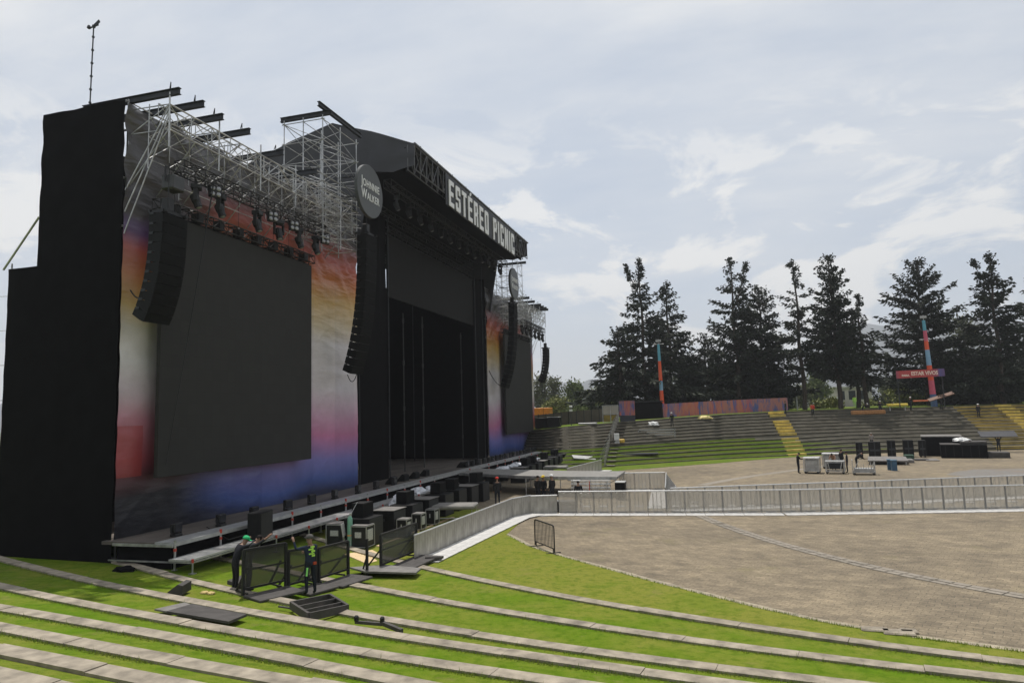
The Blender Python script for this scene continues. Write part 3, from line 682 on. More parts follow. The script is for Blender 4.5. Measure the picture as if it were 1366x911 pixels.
# lighting fixtures (hung: origin at the clamp)
def moving_head(label, group):
    t = thing('stage_light', label, 'stage light', (0, 0, 0), group=group)
    mb = MB(); mb.bev(-.2, .2, -.22, .22, -.42, -.2, .03); mb.bar((0, -.1, -.2), (0, -.1, 0), .05); mb.bar((0, .1, -.2), (0, .1, 0), .05); mb.build('base', blackpaint, t)
    mb = MB(); mb.bev(-.09, .09, -.27, -.2, -.95, -.42, .015); mb.bev(-.09, .09, .2, .27, -.95, -.42, .015); mb.box(-.08, .08, -.22, .22, -.46, -.41); mb.build('yoke', blackpaint, t)
    mb = MB(); mb.lathe((-.1, 0, -.62), [(.12, 0), (.19, .06), (.19, .3), (.16, .42), (.17, .6), (.13, .62)], 10, axis=(.35, 0, -.94)); mb.build('head', blackpaint, t)
    mb = MB(); mb.lathe((.122, 0, -1.206), [(.12, 0), (.09, .03)], 10, axis=(.35, 0, -.94)); mb.build('lens', glasslens, t)
    return t
def blinder(label, group):
    t = thing('blinder_light', label, 'stage light', (0, 0, 0), group=group)
    mb = MB(); mb.bev(-.1, .08, -.26, .26, -.62, -.1, .03); mb.bar((-.02, -.3, -.36), (-.02, -.3, 0), .04); mb.bar((-.02, .3, -.36), (-.02, .3, 0), .04); mb.bar((-.02, -.32, 0), (-.02, .32, 0), .05); mb.build('housing', blackpaint, t)
    for a in (-.125, .125):
        for b_ in (-.235, -.485): mb = MB(); mb.lathe((.082, a, b_), [(.1, 0), (.1, .02), (.06, .05)], 9, axis=(1, 0, 0)); mb.build('lens', glasslens, t)
    return t
mh = moving_head('black moving light hanging from the near truss above the square screen', 'moving lights on the near truss')
bl = blinder('four lens blinder light hanging from the near truss between moving lights', 'blinders on the near truss')
def light_truss(ya, yb, s, label):
    t = thing('lighting_truss', label, 'truss', (0, 0, 0)); mb = MB(); boxtruss(mb, (-20.6, ya, 16.15), (-20.6, yb, 16.15), .5, 18, .035, .02); mb.build('truss', blackpaint, t)
    for k in range(5):
        mb = MB(); y = ya+(yb-ya)*(k+.3)/5; mb.tube((-20.6, y, 16.4), (-20.6, y, 17.3), .012, 4); mb.build('hoist_chain', darksteel, t)
    return t
light_truss(22.6, 33.6, 1, 'black lighting truss hung in front of the near banner above the square screen')
light_truss(74.5, 85.6, -1, 'black lighting truss hung at the far wing')
for k, d in enumerate((.8, 2.3, 4.9, 6.6, 8.4, 10.0)):
    o = mh if k == 0 else dup(mh, (0, 0, 0)); o.location = (-20.6, 22.8+d, 15.9); o.rotation_euler = (0, 0, R(random.uniform(-40, 40)))
for k, d in enumerate((1.7, 5.8, 7.6, 10.6)):
    o = bl if k == 0 else dup(bl, (0, 0, 0)); o.location = (-20.4, 22.8+d, 16.0); o.rotation_euler = (0, 0, R(-25))
for k in range(6):
    o = dup(mh, (-20.6, 75.5+k*1.9, 15.9), R(random.uniform(-40, 40)), 'black moving light hanging from the far truss', 'moving lights on the far truss')
for k in range(13):
    o = dup(mh, (-20.3, 42.4+k*2.0, 21.05), R(random.uniform(-30, 30)), 'moving light hanging in the row under the stage roof', 'moving lights under the roof')
t = thing('flood_light', 'boxy silver flood light on top of the nearest speaker array', 'stage light', (-20.6, 22.3, 15.0))
mb = MB(); mb.bev(-.3, .3, -.35, .35, 0, .62, .06); mb.build('housing', mat('light_case', (.05, .05, .05), .4, .3), t); mb = MB(); mb.bar((0, -.42, .3), (0, -.42, .9), .05); mb.bar((0, .42, .3), (0, .42, .9), .05); mb.bar((0, -.44, .9), (0, .44, .9), .05); mb.build('yoke', blackpaint, t)

# ---------------------------------------------------------------- line arrays
def line_array(name_label, yc, xf, ztop, n, cab, amax):
    t = thing('line_array_speaker', name_label, 'speaker array', (xf, yc, ztop))
    mb = MB(); mb.bar((-.75, -.5, .1), (.1, -.5, .1), .1, .12); mb.bar((-.75, .5, .1), (.1, .5, .1), .1, .12); mb.bar((-.7, -.6, .1), (-.7, .6, .1), .1, .12); mb.bar((-.1, -.6, .1), (-.1, .6, .1), .1, .12)
    mb.bev(-.55, -.2, -.18, .18, .2, .75, .04); mb.tube((-.35, 0, .7), (-.35, 0, 2.2), .02); mb.build('rigging_frame', blackpaint, t)
    px, pz = 0., 0.; a = 0.
    for i in range(n):
        a = amax*((i+.5)/n)**1.7; ca, sa = math.cos(a), math.sin(a)
        # local: depth d back from the front, e down; front leans so the face looks downwards
        def P(d, e): return (px - d*ca - e*sa, pz + d*sa*.0 - e*ca + d*sa*-0.0 + d*sa)
        h = cab; mb = MB(); hb = .30
        fr = [P(0, .01), P(0, h-.01)]; bk = [P(.62, .06), P(.62, h-.06)]
        prf = [fr[0], fr[1], P(.2, h-.005), bk[1], bk[0], P(.2, .005)]
        mb.prism([(q[0], -.66, q[1]) for q in prf], (0, 1.32, 0))
        c = mb.build('cabinet', blackbox, t)
        mb = MB(); g0, g1 = P(-.012, .03), P(-.012, h-.03); g2, g3 = P(.004, h-.03), P(.004, .03)
        mb.prism([(q[0], -.62, q[1]) for q in (g0, g1, g2, g3)], (0, 1.24, 0)); mb.build('grille', grille, c)
        mb = MB(); q = P(.5, .02); mb.cbox((q[0], -.67, q[1]), (.2, .03, .09)); mb.build('rigging_pin', darksteel, c); mb = MB(); mb.cbox((q[0], .67, q[1]), (.2, .03, .09)); mb.build('rigging_pin', darksteel, c)
        px, pz = px - h*sa, pz - h*ca
    return t, (xf+px, yc, ztop+pz)
_, e1 = line_array('shortest black speaker array, at the outer edge of the near screen', 21.75, -19.95, 13.75, 11, .395, .50)
_, e2 = line_array('long black curved speaker array under the near round sign, left of the stage opening', 36.7, -19.25, 16.55, 18, .468, .34)
_, e3 = line_array('long black curved speaker array right of the stage opening, under the far round sign', 69.2, -19.55, 17.2, 18, .50, .36)
_, e4 = line_array('small curved speaker array hanging furthest away against the sky', 86.3, -20.2, 13.9, 11, .41, .50)
def droop(label, a, b_, sag, r=.025, n=10):
    mb = MB(); a = Vector(a); b_ = Vector(b_); mb.path([a.lerp(b_, i/n)-Vector((0, 0, sag*4*(i/n)*(1-i/n))) for i in range(n+1)], r, 5)
    return tag(mb.build('hanging_cable', cable), label, 'cable')
droop('black cable looping from the banner edge to the nearest speaker array', (XW+.1, 21.9, 11.0), (-20.6, 21.4, 11.2), .5, .03)
droop('black cable looping from the stage post to the right hand speaker array', (XW+.1, 67.7, 10.2), (-20.6, 68.9, 8.9), .8, .04)
droop('thin dark cable hanging in front of the big near screen', (-20.3, 24.3, 16.0), (-21.3, 23.0, 4.0), .15, .03)
droop('short cable loop under the long near speaker array', (e2[0]-.5, 36.5, 8.25), (e2[0]-.1, 36.9, 8.3), .45, .025)
droop('thin cable hanging down below the furthest speaker array', (e4[0]-.2, 86.4, 16), (e4[0]-.1, 86.4, 2.0), .02, .02)
# ---------------------------------------------------------------- stage deck
t = thing('stage_deck', 'long dark stage floor with a bright metal front edge in front of both wings', 'stage floor', (0, 0, 0))
XE = -19.25; Y0, Y1 = 21.25, 84.5
mb = MB(); mb.box(-34, -22.55, Y0+.6, Y1, DZ-.12, DZ); mb.box(-22.55, XE-.85, Y0, Y1, DZ-.12, DZ)
mb.build('floor', deckply, t)
mb = MB(); y = Y0
while y < Y1-.1:
    e = min(y+2.44, Y1)
    for k in range(3): mb.box(XE-.84+.28*k, XE-.84+.28*k+.27, y, e-.015, DZ-.1, DZ+.012)
    mb.bar((XE+.01, y, DZ-.06), (XE+.01, e-.01, DZ-.06), .05, .13)
    y = e
mb.build('edge_planks', aludull, t)
mb = MB(); mb.bar((-22, Y0-.02, DZ-.1), (XE, Y0-.02, DZ-.1), .05, .1); mb.bar((-22.2, Y0, .62), (XE, Y0, .62), .05)
mb.bar((XE, Y0, .62), (XE, Y0+8, .62), .04); mb.build('edge_rail', galv, t)
cloth('skirt', t, blackcloth, (XE-.35, Y0+.3, -.05), (0, 62.5, 0), (0, 0, DZ+.0), 70, 3, 2, .7)
cloth('skirt', t, blackcloth, (-22, Y0+.2, .2), (2.5, 0, 0), (0, 0, DZ-.25), 6, 3, 2, .7)
k = 0
for i in range(27):
    y = Y0+.05+i*2.44
    if 47.5 < y < 53: continue
    z0 = gz(XE, y); mb = MB(); mb.tube((0, 0, z0-DZ+.02), (0, 0, -.1), .04, 6); mb.cbox((0, 0, z0-DZ+.03), (.16, .16, .02)); mb.tube((0, 0, -.3), (0, 0, -.2), .055, 6, mi=1); mb.tube((0, 0, -.05), (0, 0, .1), .05, 6, mi=1 if i % 2 else 0)
    mb.build('leg', [galv, redcol], t, loc=(XE+.03, y, DZ))
# lower walkway in front
t = thing('walkway', 'low silver plank walkway on thin legs along the front of the stage', 'walkway', (0, 0, 0))
mb = MB(); y = 20.9; zt = .80
while y < 46:
    for k in range(3): mb.box(XE+.12+.32*k, XE+.12+.32*k+.30, y, y+2.43, zt-.06, zt+random.uniform(-.004, .004))
    y += 2.45
mb.build('planks', alu, t)
mb = MB(); mb.bar((XE+1.1, 20.9, zt-.1), (XE+1.1, 46, zt-.1), .05); mb.bar((XE+.1, 20.9, zt-.1), (XE+.1, 46, zt-.1), .05)
for i in range(11): mb.bar((XE+.1, 20.95+i*2.45, zt-.1), (XE+1.1, 20.95+i*2.45, zt-.1), .05)
mb.build('rails', galv, t)
for i in range(11):
    y = 20.95+i*2.45; z0 = gz(XE+1.1, y); mb = MB(); mb.tube((0, 0, z0-zt), (0, 0, .02), .03, 6); mb.cbox((0, 0, z0-zt+.02), (.2, .2, .03)); mb.tube((0, 0, -.1), (0, 0, .03), .045, 6, mi=1)
    mb.build('leg', [galv, redcol], t, loc=(XE+1.12, y, zt))
# catwalk to the crowd
t = thing('catwalk', 'grey curved catwalk running from the stage edge out to the crowd barrier', 'catwalk', (0, 0, 0))
near_e = [(-19.0, 50.0), (-16.5, 48.9), (-13.5, 47.4), (-10.5, 46.6), (-6.5, 46.3)]; far_e = [(-6.5, 50.9), (-10.5, 51.4), (-13.5, 52.4), (-16.5, 53.4), (-19.0, 54.2)]
mb = MB(); pts = [(x, y, 1.14) for x, y in near_e+far_e]; mb.prism(pts[::-1], (0, 0, .16)); mb.build('platform', mat('catwalk_floor', (.20, .19, .175), .7, var=.2, scale=2.5, detail=8), t)
mb = MB()
for a, b_ in zip(near_e[:-1], near_e[1:]): mb.bar((*a, 1.22), (*b_, 1.22), .05, .2)
mb.build('edge_rail', galv, t)
for x, y in [(-18, 49.5), (-15.5, 48.5), (-13.0, 47.3), (-10.4, 46.7), (-8.3, 46.5), (-6.6, 46.4), (-6.6, 50.8), (-10.5, 51.2), (-14, 52.4)]:
    mb = MB(); mb.tube((0, 0, 0), (0, 0, 1.14), .035, 6); mb.cbox((0, 0, .01), (.18, .18, .02)); mb.build('leg', galv, t, loc=(x, y, 0))
mb = MB()
for a, b_ in (((-8.3, 46.5), (-6.6, 46.4)), ((-10.4, 46.7), (-8.3, 46.5)), ((-6.6, 46.4), (-6.6, 50.8))):
    mb.tube((*a, .3), (*b_, .3), .025); mb.tube((*a, .3), (*b_, 1.1), .02)
mb.build('bracing', galv, t)
# trussing stacked on a cart under the catwalk
t = thing('truss_stack', 'rack stacked with silver truss sections under the end of the catwalk', 'truss stack', (-8.2, 46.0, 0))
for k in range(4):
    mb = MB(); boxtruss(mb, (-1.3, 0, .28+k*.24), (1.3, 0, .28+k*.24), .2, 8, .022, .012, (0, 1, 0)); mb.build('truss', alu, t)
mb = MB()
for x in (-1.1, 1.1): mb.bar((x, -.2, .12), (x, .2, .12), .06); mb.bar((x, -.18, .1), (x, -.18, 1.1), .05); mb.bar((x, .18, .1), (x, .18, 1.1), .05)
mb.bar((-1.3, 0, .1), (1.3, 0, .1), .06); mb.tube((-.05, -.2, .2), (-.05, -.2, 1.1), .03, mi=1)
mb.build('cart_frame', [galv, redcol], t)
for x in (-1.1, 1.1):
    for y in (-.15, .15): mb = MB(); mb.lathe((x, y-.02, .07), [(.07, 0), (.07, .04)], 8, axis=(0, 1, 0)); mb.build('wheel', blackpaint, t)
# effect lights along the stage edge
def foot_light(label, group):
    t = thing('floor_light', label, 'stage light', (0, 0, 0), group=group)
    mb = MB(); mb.bev(-.14, .14, -.2, .2, 0, .1, .02); mb.build('base', blackpaint, t)
    mb = MB(); mb.bar((0, -.26, .06), (0, -.26, .42), .09, .03); mb.bar((0, .26, .06), (0, .26, .42), .09, .03); mb.bar((0, -.28, .06), (0, .28, .06), .1, .03); mb.build('yoke', blackpaint, t)
    mb = MB(); mb.bev(-.12, .1, -.23, .23, .14, .5, .03); mb.box(.1, .112, -.19, .19, .18, .46, 1); mb.build('head', [blackpaint, mat('dark_lens', (.03, .03, .035), .2)], t)
    return t
fl = foot_light('small black flood light sitting on the bright front edge of the stage', 'floor lights along the stage edge')
ys = [22.6, 25.0, 27.3, 29.8, 32.0, 34.2, 36.6, 39.0, 41.4] + [55.5+1.35*i for i in range(21)]
for i, y in enumerate(ys):
    o = fl if i == 0 else dup(fl, (0, 0, 0)); o.location = (XE-1.0+random.uniform(-.1, .1), y, DZ+(.012 if 0 else 0)); o.rotation_euler = (0, 0, R(random.uniform(-18, 18)))
def wedge(name, label, loc, rz, group=None):
    t = thing(name, label, 'monitor speaker', loc, rz, group)
    mb = MB(); mb.prism([(-.3, -.38, 0), (.3, -.38, 0), (.22, -.38, .12), (-.12, -.38, .48), (-.3, -.38, .4)], (0, .76, 0)); mb.build('cabinet', blackbox, t)
    mb = MB(); mb.prism([(.215, -.33, .145), (.225, -.33, .155), (-.085, -.33, .475), (-.095, -.33, .465)], (0, .66, 0)); mb.build('grille', grille, t); return t
wd = None
for y in (42.2, 44.0, 45.8, 47.6, 55.4, 57.0, 58.8):
    wd = wedge('monitor_wedge', 'black wedge shaped floor monitor on the front of the dark stage floor', (XE-1.6, y, DZ), 0, 'monitor wedges on the stage') if wd is None else dup(wd, (XE-1.6, y, DZ))
    wd.rotation_euler = (0, 0, R(180+random.uniform(-8, 8))) 
t = thing('speaker_cabinet', 'dark upright speaker standing on the low walkway behind the two workers', 'speaker', (XE+.65, 25.4, .80), R(12))
mb = MB(); mb.bev(-.28, .28, -.62, .62, 0, 1.08, .03); mb.build('cabinet', blackbox, t); mb = MB(); mb.box(.281, .295, -.56, .56, .06, 1.02); mb.build('grille', mat('dark_grille', (.022, .021, .02), .7), t)
tag(MB().path([(XE-1.2, 24.4, 1.36), (XE+.2, 24.0, .95), (XE+.35, 24.9, 1.0)], .02).build('power_cable', cable), 'cable trailing from the stage edge down to the upright speaker', 'cable')

# ---------------------------------------------------------------- subwoofers in front of the walkway
def sub(label, group):
    t = thing('subwoofer', label, 'speaker', (0, 0, 0), group=group)
    mb = MB(); mb.bev(-.62, .62, -.68, .68, 0, 1.22, .02); mb.build('cabinet', blackbox, t)
    mb = MB(); mb.box(.621, .632, -.62, .62, .05, 1.17); mb.build('grille', mat('sub_grille', (.02, .02, .02), .65), t)
    for s in (-1, 1): mb = MB(); mb.bev(-.16, .16, -.012, .012, -.07, .07, .008); mb.build('handle', darksteel, t, loc=(0, s*.685, .8))
    return t
sb = sub('large black subwoofer cabinet standing in the row before the stage', 'subwoofers in front of the stage')
SUBY = [28.5, 30.9, 33.0, 35.1, 37.4, 39.6, 41.8, 44.0] + [56.0, 58.6, 61.2, 63.8, 66.4, 69.0, 71.6, 74.2]
for i, y in enumerate(SUBY):
    x = -15.45 if i < 8 else -15.9-.08*(i-8); o = sb if i == 0 else dup(sb, (0, 0, 0)); o.location = (x, y, gz(x, y)-.005)
TOPSP = [0, 2, 4, 5, 7, 9, 10, 12, 14]
ts = None
for i in TOPSP:
    y = SUBY[i]; x = (-15.45 if i < 8 else -15.9-.08*(i-8)); z = gz(x, y)-.005+1.22
    if ts is None:
        ts = thing('front_fill_speaker', 'small black tapered speaker standing on top of a subwoofer', 'speaker', (0, 0, 0), group='front fill speakers on the subwoofers')
        mb = MB(); mb.prism([(-.33, -.36, 0), (.3, -.5, 0), (.3, .5, 0), (-.33, .36, 0)], (0, 0, .62)); mb.build('cabinet', blackbox, ts); mb = MB(); mb.box(.301, .31, -.46, .46, .05, .57); mb.build('grille', grille, ts)
        o = ts
    else: o = dup(ts, (0, 0, 0))
    o.location = (x-.1, y+.05, z); o.rotation_euler = (0, 0, R(random.uniform(-6, 6)))
pb = None
for i in (1, 3, 6, 8, 11):
    y = SUBY[i]; x = (-15.45 if i < 8 else -15.9-.08*(i-8)); z = gz(x, y)-.005+1.22; mb = MB(); mb.bev(-.66, .66, -.72, .72, 0, .03, .006)
    tag(mb.build('cover_board', greyboard, loc=(x, y, z)), 'grey plywood board lying on top of a subwoofer', 'board', 'boards on the subwoofers')
def bundle(label, loc, s, seed, group='wrapped bundles beside the stage'):
    r = random.Random(seed); t = MB()
    import bmesh
    bm = bmesh.new(); bmesh.ops.create_icosphere(bm, subdivisions=3, radius=1)
    for v in bm.verts:
        n = v.co.normalized(); k = 1+.16*math.sin(5*n.x+seed)*math.sin(6*n.y+2*seed)+.1*math.sin(13*n.z+9*n.x+seed)+r.uniform(-.05, .05)
        v.co = Vector((n.x*s[0]*k, n.y*s[1]*k, max(-.02, n.z*s[2]*k)))
    me = bpy.data.meshes.new('plastic_bundle'); bm.to_mesh(me); bm.free(); me.materials.append(foil); o = bpy.data.objects.new('plastic_bundle', me); COL.objects.link(o); o.location = loc
    return tag(o, label, 'bundle', group)
for i, (x, y, z) in enumerate([(-18.3, 38.6, .8), (-18.6, 41.5, .8), (-18.2, 43.2, .8), (-17.4, 36.2, .8)]): bundle('shiny crumpled plastic bundle on the low walkway', (x, y, z), (.5, .85, .36), i+1)
for i, (x, y) in enumerate([(-17.6, 55.6), (-17.9, 57.6), (-17.7, 60.0), (-18.0, 62.3), (-17.8, 66), (-17.9, 69)]):
    bundle('silvery crumpled plastic bundle beyond the catwalk', (x, y, .85), (.6, .95, .34), i+11, 'wrapped bundles beyond the catwalk')
t = thing('low_platform', 'low black shelf platform between the stage and the far subwoofers', 'platform', (-17.9, 63, 0))
mb = MB(); mb.box(-.7, .7, -8.5, 9.5, .74, .85); mb.build('top', darkply, t); mb = MB()
for k in range(8): mb.box(-.6, .6, -8.3+k*2.4, -8.2+k*2.4, 0, .74)
mb.build('support', blackpaint, t)

def road_case(label, loc, rz, w, d, h, group=None):
    t = thing('road_case', label, 'road case', loc, rz, group)
    mb = MB(); mb.bev(-w/2+.02, w/2-.02, -d/2+.02, d/2-.02, .1, h-.02, .01); mb.build('body', blackpaint, t)
    mb = MB()
    for sx in (-1, 1):
        for sy in (-1, 1): mb.bar((sx*w/2, sy*d/2, .08), (sx*w/2, sy*d/2, h), .03)
        for z in (.08, h): mb.bar((sx*w/2, -d/2, z), (sx*w/2, d/2, z), .03)
    for sy in (-1, 1):
        for z in (.08, h): mb.bar((-w/2, sy*d/2, z), (w/2, sy*d/2, z), .03)
    mb.build('frame', aludull, t)
    mb = MB(); mb.box(-w/2+.2, w/2-.25, -d/2-.004, -d/2+.02, h*.5, h*.75); mb.build('label_plate', sticker(), t); mb = MB(); mb.box(w/2-.02, w/2+.006, -d/2+.12, d/2-.15, h*.35, h*.85); mb.build('side_plate', sticker(), t)
    for sx in (-1, 1):
        for sy in (-1, 1): mb = MB(); mb.lathe((sx*(w/2-.08), sy*(d/2-.08)-.02, .05), [(.05, 0), (.05, .04)], 8, axis=(0, 1, 0)); mb.build('castor', blackpaint, t)
    mb = MB(); mb.bev(-w/2, w/2, -d/2, d/2, h+.022, h+.045, .008); mb.build('lid', greyboard, t); return t
def on(x, y): return (x, y, gz(x, y))
road_case('open black road case with white rim, left of the green gas cylinder', on(-16.45, 28.1), 0, .85, .8, .95)
t = thing('sign_board', 'white and red notice board leaning on the leftmost road case', 'sign', on(-15.93, 27.75), R(15))
mb = MB(); mb.bar((0, -.2, .5), (-.1, -.2, 1.05), .5, .02, up=(1, 0, 0)); mb.box(.004, .008, -.42, .02, .55, .56, 0); mb.build('board', [sticker()], t); mb = MB(); mb.tube((.0, -.2, 0), (-.02, -.2, .55), .02); mb.build('leg', galv, t)
road_case('white edged road case with an orange strap, right of the green gas cylinder', on(-15.1, 27.75), 0, .75, .75, .95)
for i, (x, y) in enumerate(((-14.45, 30.6), (-14.5, 32.4), (-14.45, 34.0))):
    road_case(['upright white faced equipment case beside the first subwoofer', 'narrow white faced equipment case beside the second subwoofer', 'white faced equipment case nearest the folding table'][i], on(x, y), 0, .5, .6, .8)
t = thing('gas_cylinder', 'tall pale green gas cylinder standing between two road cases', 'gas cylinder', on(-15.55, 27.45))
mb = MB(); mb.lathe((0, 0, 0), [(.105, 0), (.115, .03), (.115, 1.2), (.1, 1.3), (.05, 1.37), (.035, 1.4)], 14); mb.build('tank', mat('green_enamel', (.16, .34, .25), .4, var=.12), t, smooth=True)
mb = MB(); mb.lathe((0, 0, 1.4), [(.03, 0), (.03, .1), (.015, .14)], 8); mb.bar((0, 0, 1.47), (.09, 0, 1.5), .03); mb.tube((.05, 0, 1.48), (.2, .3, 1.95), .01); mb.build('valve', alu, t)
mb = MB(); mb.lathe((0, 0, .55), [(.12, 0), (.12, .05)], 14); mb.bar((.1, 0, .57), (.75, .05, .57), .02, .05); mb.build('strap', orangep, t)
def quad_board(name, label, pts, th, m, cat='board', group=None):
    c = sum((Vector(p) for p in pts), Vector())/len(pts); mb = MB(); mb.prism([Vector(p)-c for p in pts][::-1], (0, 0, th)); o = mb.build(name, m, loc=c); return tag(o, label, cat, group)
quad_board('plywood_sheet', 'pale new plywood sheet lying on the grass between the black panels', [on(-14.95, 25.9), on(-14.35, 27.2), on(-12.9, 25.75), on(-13.05, 24.3)], .03, plywood)
quad_board('plywood_strip', 'narrow wooden strip lying beside the subwoofers', [on(-14.6, 28.0), on(-14.45, 28.0), on(-14.2, 36.5), on(-14.35, 36.5)], .04, plywood)
quad_board('plywood_strip', 'yellowish board on the ground behind the covered table', [on(-13.6, 37.8), on(-12.4, 37.9), on(-12.3, 38.6), on(-13.5, 38.5)], .04, mat('yellow_board', (.55, .40, .12), .7))
def covered_table(label, loc, rz, w, d, h):
    t = thing('covered_table', label, 'table', loc, rz)
    mb = MB(); mb.bev(-w/2, w/2, -d/2, d/2, h-.22, h, .06); mb.build('tabletop', mat('grey_tarp', (.19, .18, .165), .7, var=.2, scale=3, bmp=.3), t)
    for sx in (-1, 1):
        for sy in (-1, 1): mb = MB(); mb.tube((sx*(w/2-.1), sy*(d/2-.1), 0), (sx*(w/2-.1), sy*(d/2-.1), h-.2), .025); mb.build('leg', galv, t)
    mb = MB(); mb.tube((-w/2+.1, -d/2+.1, .2), (w/2-.1, -d/2+.1, .2), .02); mb.tube((-w/2+.1, -d/2+.1, .2), (-w/2+.1, d/2-.1, .2), .02); mb.build('crossbar', galv, t)
covered_table('low table with a grey cover beside the subwoofers, behind the solid barrier', on(-13.8, 35.6), R(8), 2.3, 1.5, .86)
covered_table('grey covered table beyond the catwalk, below the far banner', on(-14.2, 62, ), R(4), 2.1, 1.6, .85)
t = thing('speaker_cabinet', 'tall black speaker case behind the crowd barrier, right of the truss rack', 'speaker', (-6.15, 45.4, 0), 0)
mb = MB(); mb.bev(-.32, .32, -.4, .4, .06, 1.05, .03); mb.build('cabinet', blackbox, t); mb = MB(); mb.bev(-.33, .33, -.41, .41, 1.05, 1.12, .02); mb.build('lid', aludull, t)
# ---------------------------------------------------------------- crowd barriers
def barrier():
    t = thing('crowd_barrier', 'silver perforated crowd barrier panel in the front row across the paved plaza', 'crowd barrier', (0, 0, 0), group='crowd barriers in the front row')
    # along +x 0..1 m, crowd side is -y
    mb = MB(); mb.box(.03, .99, -.008, .008, .1, 1.16); mb.build('sheet', barriersheet, t)
    mb = MB(); mb.tube((0, 0, 1.2), (1.02, 0, 1.2), .035, 8); mb.build('top_rail', alu, t)
    mb = MB(); mb.bar((.025, 0, 0), (.025, 0, 1.17), .035); mb.bar((.995, 0, 0), (.995, 0, 1.17), .035); mb.bar((.27, .02, .1), (.27, .02, 1.15), .018); mb.bar((.75, .02, .1), (.75, .02, 1.15), .018); mb.bar((.03, 0, .08), (.99, 0, .08), .04); mb.bar((.5, .02, .1), (.5, .02, 1.15), .03); mb.build('frame', mat('barrier_post', (.26, .255, .24), .5, .4), t)
    mb = MB()
    for x in (.3, .74): mb.bar((x, .03, 1.1), (x, .72, .12), .04); mb.bar((x, .02, .06), (x, .9, .06), .04)
    mb.build('brace', galv, t)
    mb = MB(); mb.box(.28, .76, .30, .62, .30, .33); mb.build('step', whiteplate, t)
    mb = MB(); mb.box(.01, 1.005, -1.05, -.03, .008, .035); mb.build('floor_plate', whiteplate, t); return t
br = barrier(); used = False
def barrier_run(pts, label, group, flip=False, step=1.025):
    global used
    pts = [Vector((p[0], p[1], 0)) for p in pts]; n = 0; seg = 0; pos = None
    for a, b_ in zip(pts[:-1], pts[1:]):
        d = b_-a; k = max(1, round(d.length/step)); u = d/k; az = math.atan2(d.y, d.x)
        for i in range(k):
            p = a+u*i
            o = dup(br, p, az, label, group) if used else br
            if not used: br.location = p; br.rotation_euler = (0, 0, az); br['label'] = label; br['group'] = group; used = True
            o.scale = (u.length/1.02, 1, 1)
f1 = [(-8.78, 38.75), (3.05, 39.85), (15.2, 42.3), (22.0, 44.2)]
barrier_run(f1, 'silver perforated crowd barrier panel in the front row across the paved plaza', 'crowd barriers in the front row')
barrier_run([(-6.9, 50.4), (-3.7, 50.8)], 'silver barrier panel in the short straight row beside the end of the catwalk', 'crowd barriers beside the catwalk end')
barrier_run([(-3.6, 50.7), (-3.0, 41.0)], 'silver barrier panel in the short return between the two rows of barriers', 'crowd barriers in the return row')
barrier_run([(-2.7, 40.6), (5.76, 43.6), (17.07, 47.7), (23.0, 49.9)], 'silver barrier panel in the second row, behind the front row of barriers', 'crowd barriers in the second row')
def solid_barrier(label, group):
    t = thing('solid_barrier', label, 'crowd barrier', (0, 0, 0), group=group)
    mb = MB(); mb.box(.005, 1.0, -.01, .01, .02, 1.0); mb.build('sheet', mat('barrier_sheet', (.33, .315, .28), .45, .4, var=.32, scale=2.2, detail=9, stretch=(2.5, 1, .5)), t)
    mb = MB(); mb.tube((0, 0, 1.02), (1.01, 0, 1.02), .03, 8); mb.build('top_rail', alu, t)
    mb = MB(); mb.bar((.3, .03, .95), (.3, .72, .1), .04); mb.bar((.74, .03, .95), (.74, .72, .1), .04); mb.bar((.03, .03, .1), (.97, .03, .1), .04); mb.build('brace', galv, t)
    mb = MB(); mb.box(.01, .995, -1.02, -.03, .03, .055); mb.build('floor_plate', whiteplate, t); return t
sbm = solid_barrier('solid grey metal barrier panel in the diagonal row beside the subwoofers', 'solid barriers beside the stage')
def solid_run(pts, label=None, group=None, first=False):
    for a, b_ in zip(pts[:-1], pts[1:]):
        a = Vector((*a, 0)); b_ = Vector((*b_, 0)); d = b_-a; k = max(1, round(d.length/1.01)); az = math.atan2(d.y, d.x)
        for i in range(k):
            p = a+d*(i/k); p.z = gz(p.x, p.y)-.01
            if first: o = sbm; first = False; o.location = p; o.rotation_euler = (0, 0, az)
            else: o = dup(sbm, p, az, label, group)
            o.scale = (d.length/k/1.005, 1, 1)
solid_run([(-11.55, 25.3), (-10.95, 36.9), (-10.3, 38.3), (-8.85, 38.72)], first=True)

t = thing('fan_speaker', 'low grey double speaker box behind the front barrier', 'speaker', (-8.6, 39.55, 0), R(4))
mb = MB(); mb.bev(-.62, .62, -.28, .28, .06, .62, .03); mb.build('cabinet', mat('grey_case', (.12, .12, .115), .5, .2), t)
for x in (-.3, .3): mb = MB(); mb.lathe((x, -.281, .34), [(.23, 0), (.22, -.02), (.1, .02), (.04, -.01)], 16, axis=(0, 1, 0)); mb.build('cone', blackbox, t)
